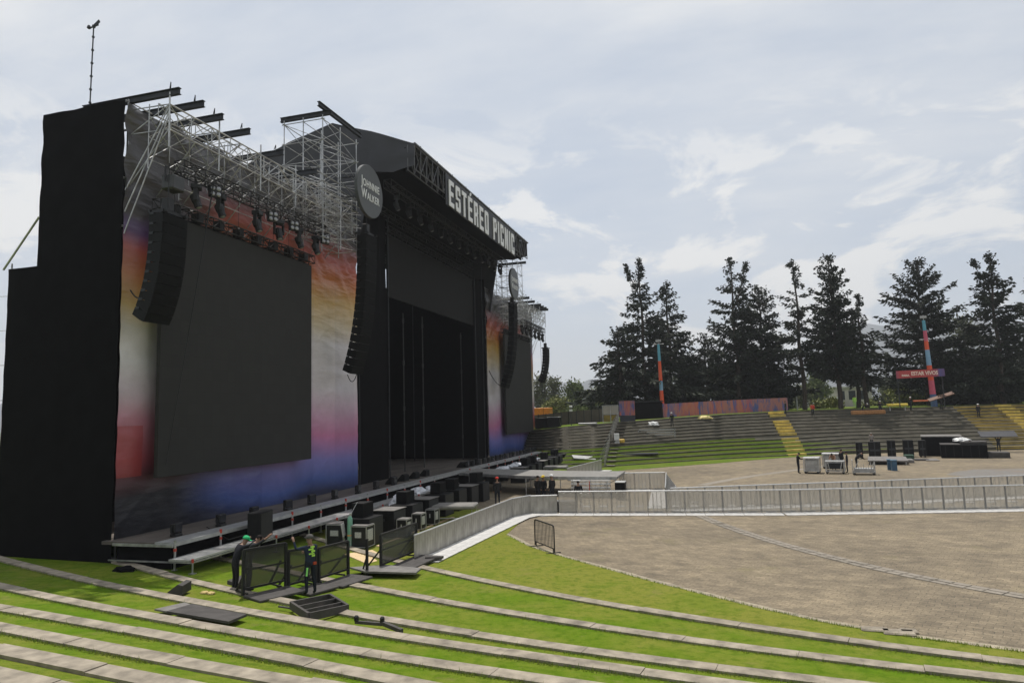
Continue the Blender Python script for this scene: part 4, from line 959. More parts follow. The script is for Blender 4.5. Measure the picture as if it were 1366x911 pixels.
# single black pedestrian barrier on the plaza
a = G(714, 728); b_ = G(740, 739); az = math.atan2(b_[1]-a[1], b_[0]-a[0]); ln = math.hypot(b_[0]-a[0], b_[1]-a[1])
t = thing('pedestrian_barrier', 'single black tubular pedestrian barrier standing alone on the plaza edge', 'barrier', (a[0], a[1], 0), az)
mb = MB(); hh = 1.12; mb.path([(0, 0, .05), (0, 0, hh-.12), (.04, 0, hh-.03), (.12, 0, hh), (ln-.12, 0, hh), (ln-.04, 0, hh-.03), (ln, 0, hh-.12), (ln, 0, .05)], .028, 6); mb.tube((0, 0, .2), (ln, 0, .2), .022); mb.build('frame', blackpaint, t)
for i in range(1, 14): mb = MB(); mb.tube((0, 0, .2), (0, 0, hh), .012, 5); mb.build('bar', blackpaint, t, loc=(ln*i/14, 0, 0))
for x in (.12, ln-.12): mb = MB(); mb.bar((x, -.32, .03), (x, .32, .03), .05, .03); mb.bar((x, 0, .03), (x, 0, .2), .03); mb.build('foot', blackpaint, t)

# ---------------------------------------------------------------- black mesh panels in front
def screen_panel(label, a, b_, h, base=None, bays=1, plate=True, sc_=blackscreen):
    ax, ay = a; bx, by = b_; d = Vector((bx-ax, by-ay, 0)); ln = d.length; az = math.atan2(d.y, d.x); z = max(gz(ax, ay), gz(bx, by), gz((ax+bx)/2, (ay+by)/2))+.06
    t = thing('screen_barrier', label, 'barrier panel', (ax, ay, z), az)
    mb = MB()
    for x in np.linspace(0, ln, bays+1): mb.bar((x, 0, 0), (x, 0, h), .09, .07)
    mb.bar((0, 0, h), (ln, 0, h), .07, .07); mb.bar((0, 0, .18), (ln, 0, .18), .06, .06); mb.bar((0, .02, h*.55), (ln, .02, h*.55), .03, .05); mb.build('frame', blackpaint, t)
    for i in range(bays): mb = MB(); x0 = ln*i/bays; x1 = ln*(i+1)/bays; mb.box(x0+.05, x1-.05, -.006, .006, .22, h-.04); mb.build('mesh_sheet', sc_, t)
    for x in (.15, ln-.15): mb = MB(); mb.bar((x, .03, h*.62), (x, .7, 0.02), .05); mb.bar((x, .02, .02), (x, .75, .02), .05); mb.build('brace', blackpaint, t)
    if plate: mb = MB(); mb.bev(-.02, ln+.05, -1.05, -.04, -.05, .02, .012); mb.build('base_plate', darkply, t)
    return t
screen_panel('tall black mesh panel with the crew member leaning over it, nearest of the row', (-13.72, 17.95), (-13.12, 19.2), 1.3)
screen_panel('black mesh panel in the middle of the row, behind the standing worker', (-13.08, 19.28), (-12.75, 20.3), 1.2)
screen_panel('long black mesh panel right of the standing worker', (-12.7, 20.4), (-12.4, 21.75), 1.12)
graf = mesh_screen('scribbled_mesh_screen', (.045, .048, .05), .72, .5, scale=3)
screen_panel('separate black mesh panel with pale scribbles beside the solid barrier', (-11.9, 23.2), (-11.72, 25.9), 1.24, sc_=graf)
mb = MB()
r_ = random.Random(3)
t = thing('barrier_post', 'single black upright post with a raking stay, between the two mesh panels', 'post', on(-12.0, 22.35))
mb = MB(); mb.bar((0, 0, 0), (0, 0, 1.3), .08); mb.build('post', blackpaint, t); mb = MB(); mb.bar((0, .03, .75), (-.35, .25, .03), .045); mb.build('brace', blackpaint, t)
quad_board('floor_board', 'grey floor board lying flat in front of the scribbled mesh panel', [(-12.9, 22.75, .28), (-12.0, 22.15, .3), (-10.15, 22.35, .27), (-10.3, 23.15, .25), (-11.9, 23.5, .24)], .06, greyboard)
quad_board('floor_board', 'narrow dark board end sticking out over the white tread plates', [(-11.05, 25.2, .16), (-10.5, 25.5, .12), (-10.5, 25.75, .12), (-11.1, 25.6, .16)], .09, darkply)
P = [G(225+0, 816.5, .8), G(252, 806, .8), G(330, 821, .75), G(303, 832, .75)]
def ong(px, py, up=.06):
    z = .6
    for _ in range(6): q = G(px, py, z); z = gz(q[0], q[1])+up
    return Vector((q[0], q[1], z))
def panel_flat(name, label, pix, th, m, up=.1, cat='board'):
    return quad_board(name, label, [ong(px, py, up) for px, py in pix], th, m, cat)
panel_flat('flat_board', 'dark flat panel lying across the grass strip at the lower left', [(222, 818), (256, 808), (329, 822), (305, 832)], .06, darkply, .12)
panel_flat('flat_board', 'small grey slab on the grass next to the dark flat panel', [(206, 814), (246, 805), (256, 808), (222, 817)], .04, greyboard, .09)
panel_flat('floor_board', 'grey board end lying behind the near mesh panel', [(303, 779), (324, 771), (330, 781), (327, 786)], .12, darkply, .12)
p = ong(238, 790); t = thing('monitor_wedge', 'small black wedge lying alone on the grass near the lower left kerb', 'monitor speaker', p, R(200))
mb = MB(); mb.prism([(-.25, -.33, 0), (.25, -.33, 0), (.18, -.33, .1), (-.1, -.33, .3), (-.25, -.33, .26)], (0, .66, 0)); mb.build('cabinet', darkply, t)
# lying steel frame
A, B, C, D = [ong(*q, .1) for q in ((388, 811), (412, 827), (464, 815), (440, 800))]
t = thing('metal_grid', 'black steel frame with two crossbars lying on the grass', 'frame', A); mb = MB()
A, B, C, D = [Vector(q)-A for q in (A, B, C, D)]
up = Vector((0, 0, .16))
for p, q in ((A, B), (B, C), (C, D), (D, A)): mb.bar(p+up*.5, q+up*.5, .07, .2)
mb.build('rim', darkply, t); mb = MB()
for f in (.36, .7): mb.bar(A.lerp(B, f)+up*.5, D.lerp(C, f)+up*.5, .06, .16)
mb.build('crossbar', darkply, t); mb = MB(); mb.bar(B+up, C+up*.6, .05, .05); mb.tube(A, A-Vector((.45, -.1, 0)), .03); mb.build('stay', darkply, t)
a = ong(474, 832, .06); b_ = ong(510, 835, .06); c = ong(536, 843, .06)
t = thing('steel_bars', 'pair of short dark steel bars with clamps lying on the grass below the frame', 'steel bars', a)
mb = MB(); mb.bar((0, 0, .05), b_-a+Vector((0, 0, .05)), .07); mb.bar(b_-a+Vector((0, 0, .08)), c-a+Vector((0, 0, .03)), .09); mb.build('bar', darkply, t)
for q in (Vector((.03, 0, .08)), b_-a+Vector((0, 0, .1))): mb = MB(); mb.lathe(q, [(.06, 0), (.06, .1), (.03, .13)], 8); mb.build('clamp', blackpaint, t)
for i, (px, py) in enumerate(((273, 790), (281, 791))):
    p = ong(px, py, .03); bundle('small crumpled yellowish paper scrap on the grass at the lower left', p, (.13, .1, .05), 31+i, 'paper scraps on the grass'); o = COL.objects[-1]; o.data.materials[0] = mat('paper_scrap', (.5, .38, .16), .8); o.name = 'paper_scrap'; o['category'] = 'paper'
o = bundle('dark heap of cloth by the stage corner leg', on(-20.6, 20.4), (.45, .3, .16), 44, None); o.data.materials[0] = blackcloth; o.name = 'cloth_heap'; o['category'] = 'cloth'
# ---------------------------------------------------------------- far terraces
FX = [700, 722, 742, 758, 790, 825, 900, 960, 1040, 1120, 1200, 1280, 1366, 1450, 1560]
FB = [622.5, 624.5, 626, 626.5, 625, 622, 617, 613, 609, 606, 603.5, 601.5, 599.5, 597.5, 595]
BOT = [G(x, y, 0) for x, y in zip(FX, FB)]
ZT = [3.6, 3.7, 3.85, 4.0, 4.15, 4.3, 4.6, 4.8, 4.95, 5.0, 5.0, 5.0, 5.0, 5.0, 5.0]
DEP = [13.5, 13.5, 13.5, 13.5, 13, 12.5, 12.5, 13, 13.5, 14, 14, 14, 14, 14, 14]
NS = 13; WT = np.array([2.5, 2.2, 1.8, 1.5, 1.1] + [.78]*(NS-5)); CW = np.r_[0, np.cumsum(WT)]/WT.sum()
def fcol(px):
    b_ = np.array([np.interp(px, FX, [p[k] for p in BOT]) for k in (0, 1)]); q = ray(px, 560); n = q[:2]/np.linalg.norm(q[:2]); return b_, n, np.interp(px, FX, ZT), np.interp(px, FX, DEP)
def zj(j, px): return (j+(np.interp(px, [1040, 1130], [.42, 1.]) if j < 5 else 1.))/NS      # grass treads bank upwards, so their risers are low
def fstep(px, j, z_off=0., back=0.):          # front edge of tread j (0..NS-1)
    b_, n, zt, dp_ = fcol(px); p = b_+n*(CW[j]*dp_+back); return Vector((p[0], p[1], zt*zj(j, px)+z_off))
pxs = np.arange(702, 1561, 6.0); V = []; Fc = []; mi = []
prof_n = 2*NS+1
for px in pxs:
    b_, n, zt, dp_ = fcol(px)
    for j in range(NS):
        p = b_+n*CW[j]*dp_; V.append((p[0], p[1], zt*j/NS)); V.append((p[0], p[1], zt*zj(j, px)))
    p = b_+n*(dp_+.5); V.append((p[0], p[1], zt))
def wn(j, px): return math.sin(j*12.9898+px*.05)
for i in range(len(pxs)-1):
    for k in range(prof_n-1):
        Fc.append((i*prof_n+k, (i+1)*prof_n+k, (i+1)*prof_n+k+1, i*prof_n+k+1)); j = k//2
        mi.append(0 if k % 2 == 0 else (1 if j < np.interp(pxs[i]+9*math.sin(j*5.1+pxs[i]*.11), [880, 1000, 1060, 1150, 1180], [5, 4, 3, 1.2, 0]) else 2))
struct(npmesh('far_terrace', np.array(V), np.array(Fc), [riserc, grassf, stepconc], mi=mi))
# kerb caps of the lower grass steps, thin slabs
for j in range(0, NS):
    mb = MB()
    for a, b_ in zip(pxs[:-1:2], pxs[2::2]):
        p, q = fstep(a, j, -.035, .18), fstep(b_, j, -.035, .18); mb.bar(p, q, .42, .1)
    tag(mb.build('concrete_step', stepconc), '%s of the far terrace' % (['lowest grass edged concrete step', 'second concrete step up', 'third concrete step up', 'fourth concrete step up, last with a grass tread', 'fifth concrete step up', 'sixth concrete step up', 'seventh concrete step, about halfway up', 'eighth concrete step up', 'ninth concrete step up', 'fourth concrete step below the top', 'third concrete step below the top', 'second concrete step below the top', 'topmost concrete step'][j]), 'step', 'concrete steps of the far terrace')
# land behind the terraces
V = []; 
for px in pxs:
    b_, n, zt, dp_ = fcol(px); p = b_+n*(dp_+.3)
    for d, dz in ((0, .0), (3, .06), (10, .1), (40, .2), (200, -.2), (900, -1.5), (7000, -6)): V.append((p[0]+n[0]*min(d, 60)+.05*(d-min(d, 60)), p[1]+n[1]*min(d, 60)+(d-min(d, 60)), zt+dz))
k = 7; struct(npmesh('upper_lawn', np.array(V), np.array([(i*k+j, (i+1)*k+j, (i+1)*k+j+1, i*k+j+1) for i in range(len(pxs)-1) for j in range(k-1)]), grassf))
V = []                                         # grass strip between the paving and the lowest step
for px in pxs:
    b_, n, zt, dp_ = fcol(px); w = np.interp(px, [640, 700, 830, 960, 1040, 1090, 1150, 1600], [30, 14, 5.2, 5, 2.2, .9, .1, .05]); V += [(b_[0]-n[0]*w, b_[1]-n[1]*w, .012), (b_[0]+n[0]*.1, b_[1]+n[1]*.1, .05)]
struct(npmesh('grass_strip', np.array(V), np.array([(2*i, 2*i+2, 2*i+3, 2*i+1) for i in range(len(pxs)-1)]), grassf))
# yellow stairs: treads laid over the concrete steps
def stair(label, top, bot, w0, w1, m, js):
    t = thing('painted_stair', label, 'stairs', (0, 0, 0))
    for j in js:
        f = j/(NS-1); c = bot+(top-bot)*f; w = w1+(w0-w1)*f
        a, b_ = fstep(c-w/2, j, -.11, .27), fstep(c+w/2, j, -.11, .27); mb = MB(); mb.bar(a, b_, .62, .3); mb.build('step', m, t)
    return t
stair('yellow painted stair climbing the middle of the far terrace', 1037, 1062, 21, 24, yellowp, [j for j in range(NS) if j != 10])
stair('bright yellow worn stair at the right edge inside the yellow seating block', 1342, 1402, 22, 30, yellowp, range(NS))
t = thing('yellow_seating', 'block of yellow painted terrace rows at the far right', 'seating', (0, 0, 0))
for j in range(NS):
    f = j/(NS-1); c0 = 1328+(1276-1328)*f; mb = MB(); xs_ = np.arange(c0, 1480, 9.)
    for a, b_ in zip(xs_[:-1], xs_[1:]): mb.bar(fstep(a, j, -.12, .23), fstep(b_, j, -.12, .23), .5, .29)
    mb.build('bench_row', yelloww, t)
def fp(px, j): return fstep(px, j, 0, .45)
# diagonal solid barrier running up the far terraces
pts = [G(755, 633, 0), G(801, 626, 0)]
P0 = Vector(G(757, 641, 0)); P1 = Vector(G(803, 627.5, 0))
def far_bar(p, q, lab, grp):
    d = q-p; k = max(1, round(Vector((d.x, d.y, 0)).length/1.01)); az = math.atan2(d.y, d.x)
    for i in range(k): dup(sbm, p.lerp(q, i/k), az, lab, grp)
far_bar(P0, P1, 'solid barrier panel beyond the catwalk on the way to the far terrace', 'solid barriers beyond the catwalk')
for j in range(NS):
    px = 806+18*(j/(NS-1))+ (0 if j < 6 else 2); p = fstep(px, j, 0, .1); q = fstep(px+2.2, j, 0, 1.05); o = dup(sbm, p, math.atan2(q.y-p.y, q.x-p.x), 'solid barrier panel stepping up the far terrace', 'solid barriers climbing the far terrace')
    for c_ in o.children:
        if c_.name.startswith('floor_plate'):
            if j == 0: WORN = c_.data.copy(); WORN.materials[0] = mat('worn_plate', (.12, .105, .085), .8, var=.3)
            c_.data = WORN
# things lying about on the far terrace
def bit(name, label, px, j, sz, m, rz=0, cat='board', up=.03):
    p = fstep(px, j, up, .5); mb = MB(); mb.bev(-sz[0]/2, sz[0]/2, -sz[1]/2, sz[1]/2, 0, sz[2], min(sz)*.2)
    o = mb.build(name, m, loc=p); o.rotation_euler = (0, 0, rz); return tag(o, label, cat)
o = bit('flat_board', 'pale grey sheet lying tilted on the steps left of the diagonal barrier', 779, 2, (2.4, 1.3, .1), aludull, .4); o.rotation_euler = (.2, .1, .4)
bit('flat_board', 'dark mat lying on the lower grass steps right of the diagonal barrier', 852, 2, (4.2, 1.6, .12), darksteel, .1)
bit('flat_board', 'white board standing on the terrace right of the diagonal barrier', 824, 5, (.6, .12, 1.1), whitep)
bit('plastic_tub', 'small yellow tub beside the white board on the terrace', 829.5, 5, (.8, .6, .45), mat('yellow_plastic', (.6, .38, .06), .5), cat='tub')
t = thing('metal_bench', 'grey slatted metal rack standing on the terrace steps', 'rack', fp(877, 6)); mb = MB()
for z in (.25, .55, .85): mb.box(-2.2, 2.2, -.05, .05, z, z+.12)
for x in (-2.1, 2.1): mb.bar((x, 0, 0), (x, 0, 1.0), .1)
mb.build('slats', aludull, t)
bundle('white crumpled tarp on the upper terrace near the thin coloured mast', fp(873, 10), (.7, .5, .45), 61, None).data.materials[0] = whitep
bundle('pale yellow crumpled tarp on the upper terrace below the painted fence', fp(941, 11), (1.0, .5, .4), 62, None).data.materials[0] = mat('pale_yellow', (.6, .5, .2), .7)
for px in (1148, 1160, 1176): bit('wooden_crate', 'orange brown wooden crate on the upper terrace between the crew', px, 10, (1.6, .6, .55), mat('orange_wood', (.36, .17, .06), .7), cat='crate')['group'] = 'orange crates on the upper terrace'
t = thing('yellow_table', 'bright yellow table top on thin legs high on the terrace', 'table', fp(1202, 11)); mb = MB(); mb.bev(-1.2, 1.2, -.4, .4, .6, .95, .08); mb.build('tabletop', mat('bright_yellow', (.72, .55, .08), .6), t)
for x in (-1, 1): mb = MB(); mb.bar((x*.9, 0, 0), (x*.9, 0, .62), .08); mb.build('leg', galv, t)

# ---------------------------------------------------------------- people
PM = {}
def cloth_m(c): 
    k = 'cloth_%d_%d_%d' % tuple(int(x*255) for x in c); return mat(k, c, .85, var=.22, scale=7, spec=.15)
def person(label, loc, rz, top=(.02, .02, .022), trous=(.02, .022, .028), cap=None, sleeve=True, pose=None, group=None, detail=1, vest=None, sc=1., bare=False, shoes=(.015, .015, .015), hairc=(.012, .009, .008)):
    J = {'pelvis': (0, 0, .95), 'waist': (0, .0, 1.1), 'chest': (0, .01, 1.32), 'neck': (0, .0, 1.47), 'headb': (0, .02, 1.555), 'head': (0, .03, 1.64), 'crown': (0, .02, 1.72),
         'ls': (-.185, 0, 1.41), 'le': (-.24, -.02, 1.14), 'lw': (-.23, .07, .91), 'lh': (-.225, .10, .83), 'rs': (.185, 0, 1.41), 're': (.24, -.02, 1.14), 'rw': (.23, .07, .91), 'rh': (.225, .10, .83),
         'lp': (-.095, 0, .90), 'lk': (-.11, .03, .50), 'la': (-.115, -.01, .09), 'lt': (-.13, .14, .035), 'rp': (.095, 0, .90), 'rk': (.11, .03, .50), 'ra': (.115, -.01, .09), 'rt': (.13, .14, .035)}
    for k_, v in (pose or {}).items(): J[k_] = v
    for s in 'lr':
        if pose and s+'h' not in pose and s+'w' in pose:
            w_, e_ = Vector(J[s+'w']), Vector(J[s+'e']); J[s+'h'] = tuple(w_+(w_-e_).normalized()*.085)
    Rr = {'pelvis': (.15, .11), 'waist': (.14, .105), 'chest': (.165, .12), 'neck': (.06, .06), 'headb': (.075, .085), 'head': (.082, .1), 'crown': (.055, .06), 'ls': (.07, .07), 'le': (.047, .047), 'lw': (.034, .034), 'lh': (.03, .036),
          'rs': (.07, .07), 're': (.047, .047), 'rw': (.034, .034), 'rh': (.03, .036), 'lp': (.095, .095), 'lk': (.062, .062), 'la': (.045, .045), 'lt': (.04, .035), 'rp': (.095, .095), 'rk': (.062, .062), 'ra': (.045, .045), 'rt': (.04, .035)}
    E = [('pelvis', 'waist'), ('waist', 'chest'), ('chest', 'neck'), ('neck', 'headb'), ('headb', 'head'), ('head', 'crown'), ('chest', 'ls'), ('ls', 'le'), ('le', 'lw'), ('lw', 'lh'), ('chest', 'rs'), ('rs', 're'), ('re', 'rw'), ('rw', 'rh'),
         ('pelvis', 'lp'), ('lp', 'lk'), ('lk', 'la'), ('la', 'lt'), ('pelvis', 'rp'), ('rp', 'rk'), ('rk', 'ra'), ('ra', 'rt')]
    if detail > 1:
        J['nose'] = tuple(Vector(J['head'])+Vector((0, .115, -.02))); Rr['nose'] = (.016, .016); E.append(('head', 'nose'))
        for s, sg_ in (('l', -1), ('r', 1)):
            w_, h_ = Vector(J[s+'w']), Vector(J[s+'h']); d = (h_-w_).normalized(); sd = d.cross(Vector((0, 1, .2))).normalized()
            for i, ln in enumerate((.075, .085, .08, .062)):
                a = h_+sd*(.022*(i-1.5))+d*ln*.55; b2 = a+d*ln*.4+Vector((0, .02, -.012))
                J[f'{s}f{i}'] = tuple(a); J[f'{s}g{i}'] = tuple(b2); Rr[f'{s}f{i}'] = (.0095, .0095); Rr[f'{s}g{i}'] = (.008, .008); E += [(s+'h', f'{s}f{i}'), (f'{s}f{i}', f'{s}g{i}')]
            a = w_+d*.035+sd*-.05*sg_; J[s+'th'] = tuple(a+d*.03); Rr[s+'th'] = (.01, .01); E.append((s+'h', s+'th'))
    keys = list(J); idx = {k_: i for i, k_ in enumerate(keys)}
    me = bpy.data.meshes.new('person_body'); me.from_pydata([J[k_] for k_ in keys], [(idx[a], idx[b2]) for a, b2 in E], []); o = bpy.data.objects.new('tmp_person', me); COL.objects.link(o)
    sk = o.modifiers.new('skin', 'SKIN'); sd_ = o.modifiers.new('sub', 'SUBSURF'); sd_.levels = sd_.render_levels = detail
    for k_, sv in zip(keys, me.skin_vertices[0].data): sv.radius = Rr[k_]; sv.use_root = (k_ == 'pelvis')
    dg = bpy.context.evaluated_depsgraph_get(); m2 = bpy.data.meshes.new_from_object(o.evaluated_get(dg)); bpy.data.objects.remove(o)
    # clothing by nearest bone
    segs = [(Vector(J[a]), Vector(J[b2]), a, b2) for a, b2 in E]
    part = {}
    def slot(a, b2, t_):
        s = {a, b2}
        if s & {'headb', 'head', 'crown', 'nose'}: return 0
        if b2 == 'neck' : return 1 if t_ < .8 else 0
        if a[1:] == 'w' or b2[1:] in ('th',) or (len(b2) == 3): return 0
        if a[1:] == 'h': return 0
        if a[1:] == 'e': return 1 if sleeve else 0
        if a[1:] == 's': return 1 if sleeve or t_ < .6 else 0
        if b2[1:] == 't' and len(b2) == 2: return 3
        if a == 'la' or a == 'ra': return 3
        if a in ('lk', 'rk', 'lp', 'rp') or b2 in ('lp', 'rp'): return 2
        return 1
    m2.materials.clear()
    for mm in (skin, skin if bare else cloth_m(top), cloth_m(trous), cloth_m(shoes)): m2.materials.append(mm)
    for f in m2.polygons:
        c = f.center; best = None
        for p, q, a, b2 in segs:
            d = q-p; t_ = max(0, min(1, (c-p).dot(d)/max(1e-9, d.length_squared))); dd = (c-p-d*t_).length - .5*(Rr[a][0]*(1-t_)+Rr[b2][0]*t_)
            if best is None or dd < best[0]: best = (dd, a, b2, t_)
        f.material_index = slot(*best[1:]); f.use_smooth = True
    root = thing('person', label, 'person', loc, rz, group); root.scale = (sc, sc, sc)
    b = bpy.data.objects.new('body', m2); COL.objects.link(b); b.parent = root
    hd = Vector(J['head']); up = (Vector(J['crown'])-Vector(J['headb'])).normalized()
    mb = MB()
    if cap is None:
        mb.lathe(hd-up*.01+Vector((0, -.018, 0)), [(.092, 0), (.098, .04), (.085, .085), (.05, .11), (.01, .118)], 12, axis=up); mb.build('hair', cloth_m(hairc), root, smooth=True)
    else:
        mb.lathe(hd+up*.025, [(.108, 0), (.118, .02), (.112, .06), (.085, .105), (.03, .125)], 12, axis=up); fw = Vector((0, 1, 0)); fw = (fw-up*fw.dot(up)).normalized()
        mb.cbox(hd+up*.035+fw*.13, (.17, .10, .015)); mb.build('helmet' if max(cap) > .1 else 'cap', cloth_m(cap), root, smooth=True)
    if detail > 1:
        for s in (-1, 1): mb = MB(); mb.lathe(hd+Vector((s*.033, .092, .012)), [(.004, 0), (.012, .006), (.004, .012)], 6, axis=(0, 1, 0)); mb.build('eye', cloth_m((.01, .008, .008)), root)
        mb = MB(); mb.cbox(hd+Vector((0, .098, -.055)), (.045, .008, .01)); mb.build('mouth', cloth_m((.16, .06, .05)), root)
        for s in (-1, 1): mb = MB(); mb.cbox(hd+Vector((s*.085, 0, 0)), (.02, .035, .055)); mb.build('ear', skin, root)
    if vest:
        mb = MB(); ch, wa = Vector(J['chest']), Vector(J['waist'])
        for dx, dz, ww_, hh_ in ((.02, .10, .13, .05), (-.03, .035, .16, .045), (.04, -.03, .12, .05), (-.01, -.10, .17, .04), (.05, -.16, .1, .05)): mb.cbox(ch+Vector((dx, -.122, dz)), (ww_, .02, hh_))
        mb.bar(ch+Vector((.01, -.124, -.19)), ch+Vector((.03, -.124, .13)), .03, .018, up=(0, 1, 0))
        mb.build('back_print', cloth_m(vest), root)
    return root
up_arm = {'le': (-.40, .12, 1.38), 'lw': (-.42, .22, 1.6)}
carry = {'le': (-.26, .14, 1.2), 'lw': (-.18, .36, 1.22), 're': (.26, .14, 1.2), 'rw': (.18, .36, 1.22)}
lift = {'le': (-.32, .1, 1.62), 'lw': (-.22, .16, 1.86), 're': (.32, .1, 1.62), 'rw': (.22, .16, 1.86)}
bend = {'waist': (0, .1, 1.05), 'chest': (0, .3, 1.2), 'neck': (0, .43, 1.3), 'headb': (0, .5, 1.33), 'head': (0, .56, 1.37), 'crown': (0, .62, 1.43), 'ls': (-.18, .34, 1.27), 'rs': (.18, .34, 1.27), 'le': (-.24, .48, 1.04), 'lw': (-.2, .62, .88), 're': (.24, .48, 1.04), 'rw': (.2, .62, .88)}
sit = {'pelvis': (0, 0, .5), 'waist': (0, .0, .66), 'chest': (0, .03, .88), 'neck': (0, .05, 1.03), 'headb': (0, .07, 1.11), 'head': (0, .09, 1.2), 'crown': (0, .08, 1.28), 'ls': (-.185, .04, .97), 'rs': (.185, .04, .97), 'le': (-.25, .12, .72), 'lw': (-.16, .32, .62), 're': (.25, .12, .72), 'rw': (.16, .32, .62), 'lp': (-.1, .02, .48), 'rp': (.1, .02, .48), 'lk': (-.13, .42, .5), 'rk': (.13, .42, .5), 'la': (-.12, .4, .09), 'ra': (.12, .4, .09), 'lt': (-.13, .55, .035), 'rt': (.13, .55, .035)}
# the two workers at the mesh panels
wz = gz(-12.05, 19.0)+.07
wp = dict(up_arm); wp.update({'re': (.2, .14, 1.17), 'rw': (.06, .3, 1.2), 'lk': (-.10, .04, .5), 'rk': (.12, .0, .5), 'ra': (.14, -.06, .09), 'rt': (.16, .08, .035)})
ww = person('standing worker in dark long sleeves and grey cap, one hand raised beside the mesh panels', (-12.1, 18.95, wz), R(62), (.022, .03, .05), (.015, .018, .026), (.09, .085, .08), pose=wp, detail=2, vest=(.45, .75, .12))
mb = MB(); mb.cbox((.09, -.125, .93), (.09, .06, .08)); mb.build('belt_pouch', cloth_m((.42, .07, .03)), ww)
mb = MB(); mb.tube((-.13, -.075, .82), (-.155, -.07, .58), .03); mb.build('hip_rag', cloth_m((.3, .75, .2)), ww)
lean = {'waist': (0, .04, 1.09), 'chest': (0, .14, 1.29), 'neck': (0, .24, 1.42), 'headb': (0, .29, 1.48), 'head': (0, .33, 1.55), 'crown': (0, .36, 1.63), 'ls': (-.18, .16, 1.38), 'rs': (.18, .16, 1.38), 'le': (-.3, .34, 1.42), 'lw': (-.22, .52, 1.56), 're': (.3, .34, 1.42), 'rw': (.28, .54, 1.56)}
person('worker behind the nearest mesh panel, leaning forward with both hands on its top edge', (-14.15, 18.75, gz(-14.15, 18.75)+.08), R(-68), (.03, .032, .035), (.012, .013, .016), None, pose=lean, detail=2, sc=1.03)
person('worker in a green helmet bent behind the nearest mesh panel', (-14.75, 18.9, gz(-14.75, 18.9)), R(-30), (.02, .02, .025), (.02, .02, .022), (.04, .42, .16), pose=lean)
# in front of the catwalk
def PX(px, Y): return PY(px, 640, Y)[0]
person('crew member in a red helmet standing beside the subwoofers before the catwalk', (PX(663, 41.5), 41.5, 0), R(30), cap=(.55, .05, .04))
person('left one of the three people in front of the catwalk, bare dark hair', (PX(717, 42.7), 42.7, 0), R(-30), sc=1.0)
person('middle one of the three people in front of the catwalk, in a yellow helmet', (PX(725, 42.9), 42.9, 0), R(150), cap=(.75, .55, .06), sc=.98)
person('right one of the three people in front of the catwalk, in a white helmet', (PX(736, 42.5), 42.5, 0), R(60), cap=(.75, .75, .75), sc=1.03)
person('person in black beside the left end of the truss rack', (PX(771, 40.6), 40.6, 0), R(10), sc=.93)
# far crew on the terrace
def fperson(label, px, j, rz, **kw): return person(label, fp(px, j), rz, **kw)
fperson('person in dark clothes and pale helmet standing high on the terrace below the slender mast', 899, 9, R(170), cap=(.6, .6, .55))
fperson('person in dark clothes at the top of the yellow stair', 1052, 11, R(100))
fperson('person in a red jacket on the upper terrace right of the yellow stair', 1088, 10, R(180), top=(.5, .05, .03))
p = fstep(1145, NS-1, .1, 5); person('person in a bright lime safety jacket and trousers on the lawn between the trees', p, R(180), top=(.45, .8, .12), trous=(.4, .7, .15))
fperson('crew member in a white helmet bending over the crates', 1155, 10, R(-90), cap=(.75, .75, .72), pose=bend)
fperson('crew member in a white helmet standing right of the crates', 1179, 10, R(180), cap=(.7, .7, .68))
w3 = fperson('crew member in a white helmet carrying an orange board over the terrace', 1220, 11, R(-80), cap=(.75, .75, .72), pose=carry)
p = fp(1220, 11); mb = MB(); mb.bev(0, 1.7, -.3, .3, 0, .18, .03); o = mb.build('carried_board', mat('orange_red_board', (.6, .16, .06), .6), loc=p+Vector((.3, -.1, 1.12))); tag(o, 'orange red board held by the white helmeted crew member', 'board')
fperson('crew member carrying a long tilted brown board on the shoulders', 1261, 11, R(180), cap=(.03, .03, .03), pose=lift)
p = fp(1261, 11); mb = MB(); mb.bev(-1.5, 1.6, -.4, .4, 0, .12, .03); o = mb.build('carried_board', mat('brown_board', (.16, .09, .06), .7), loc=p+Vector((0, 0, 1.62))); o.rotation_euler = (R(24), R(-17), 0); tag(o, 'long brown board carried tilted at the top of the terrace', 'board')
fperson('person in dark clothes and white helmet walking down the yellow seating rows', 1310, 8, R(190), cap=(.7, .7, .68))
p = Vector(G(1333, 603, 0)); person('crew member carrying a big dark board overhead in front of the yellow seating', p, R(180), pose=lift, top=(.03, .035, .035))
mb = MB(); mb.bev(-1.75, 1.75, -.6, .6, 0, .12, .03); o = mb.build('carried_board', mat('slate_board', (.045, .045, .05), .6), loc=p+Vector((0, 0, 1.88))); o.rotation_euler = (R(30), 0, 0); tag(o, 'big dark board carried overhead in front of the yellow seating', 'board')
p = Vector(G(1296, 610, 0)); person('shirtless crew member standing behind the black riser', p, R(150), bare=True, trous=(.02, .02, .02))
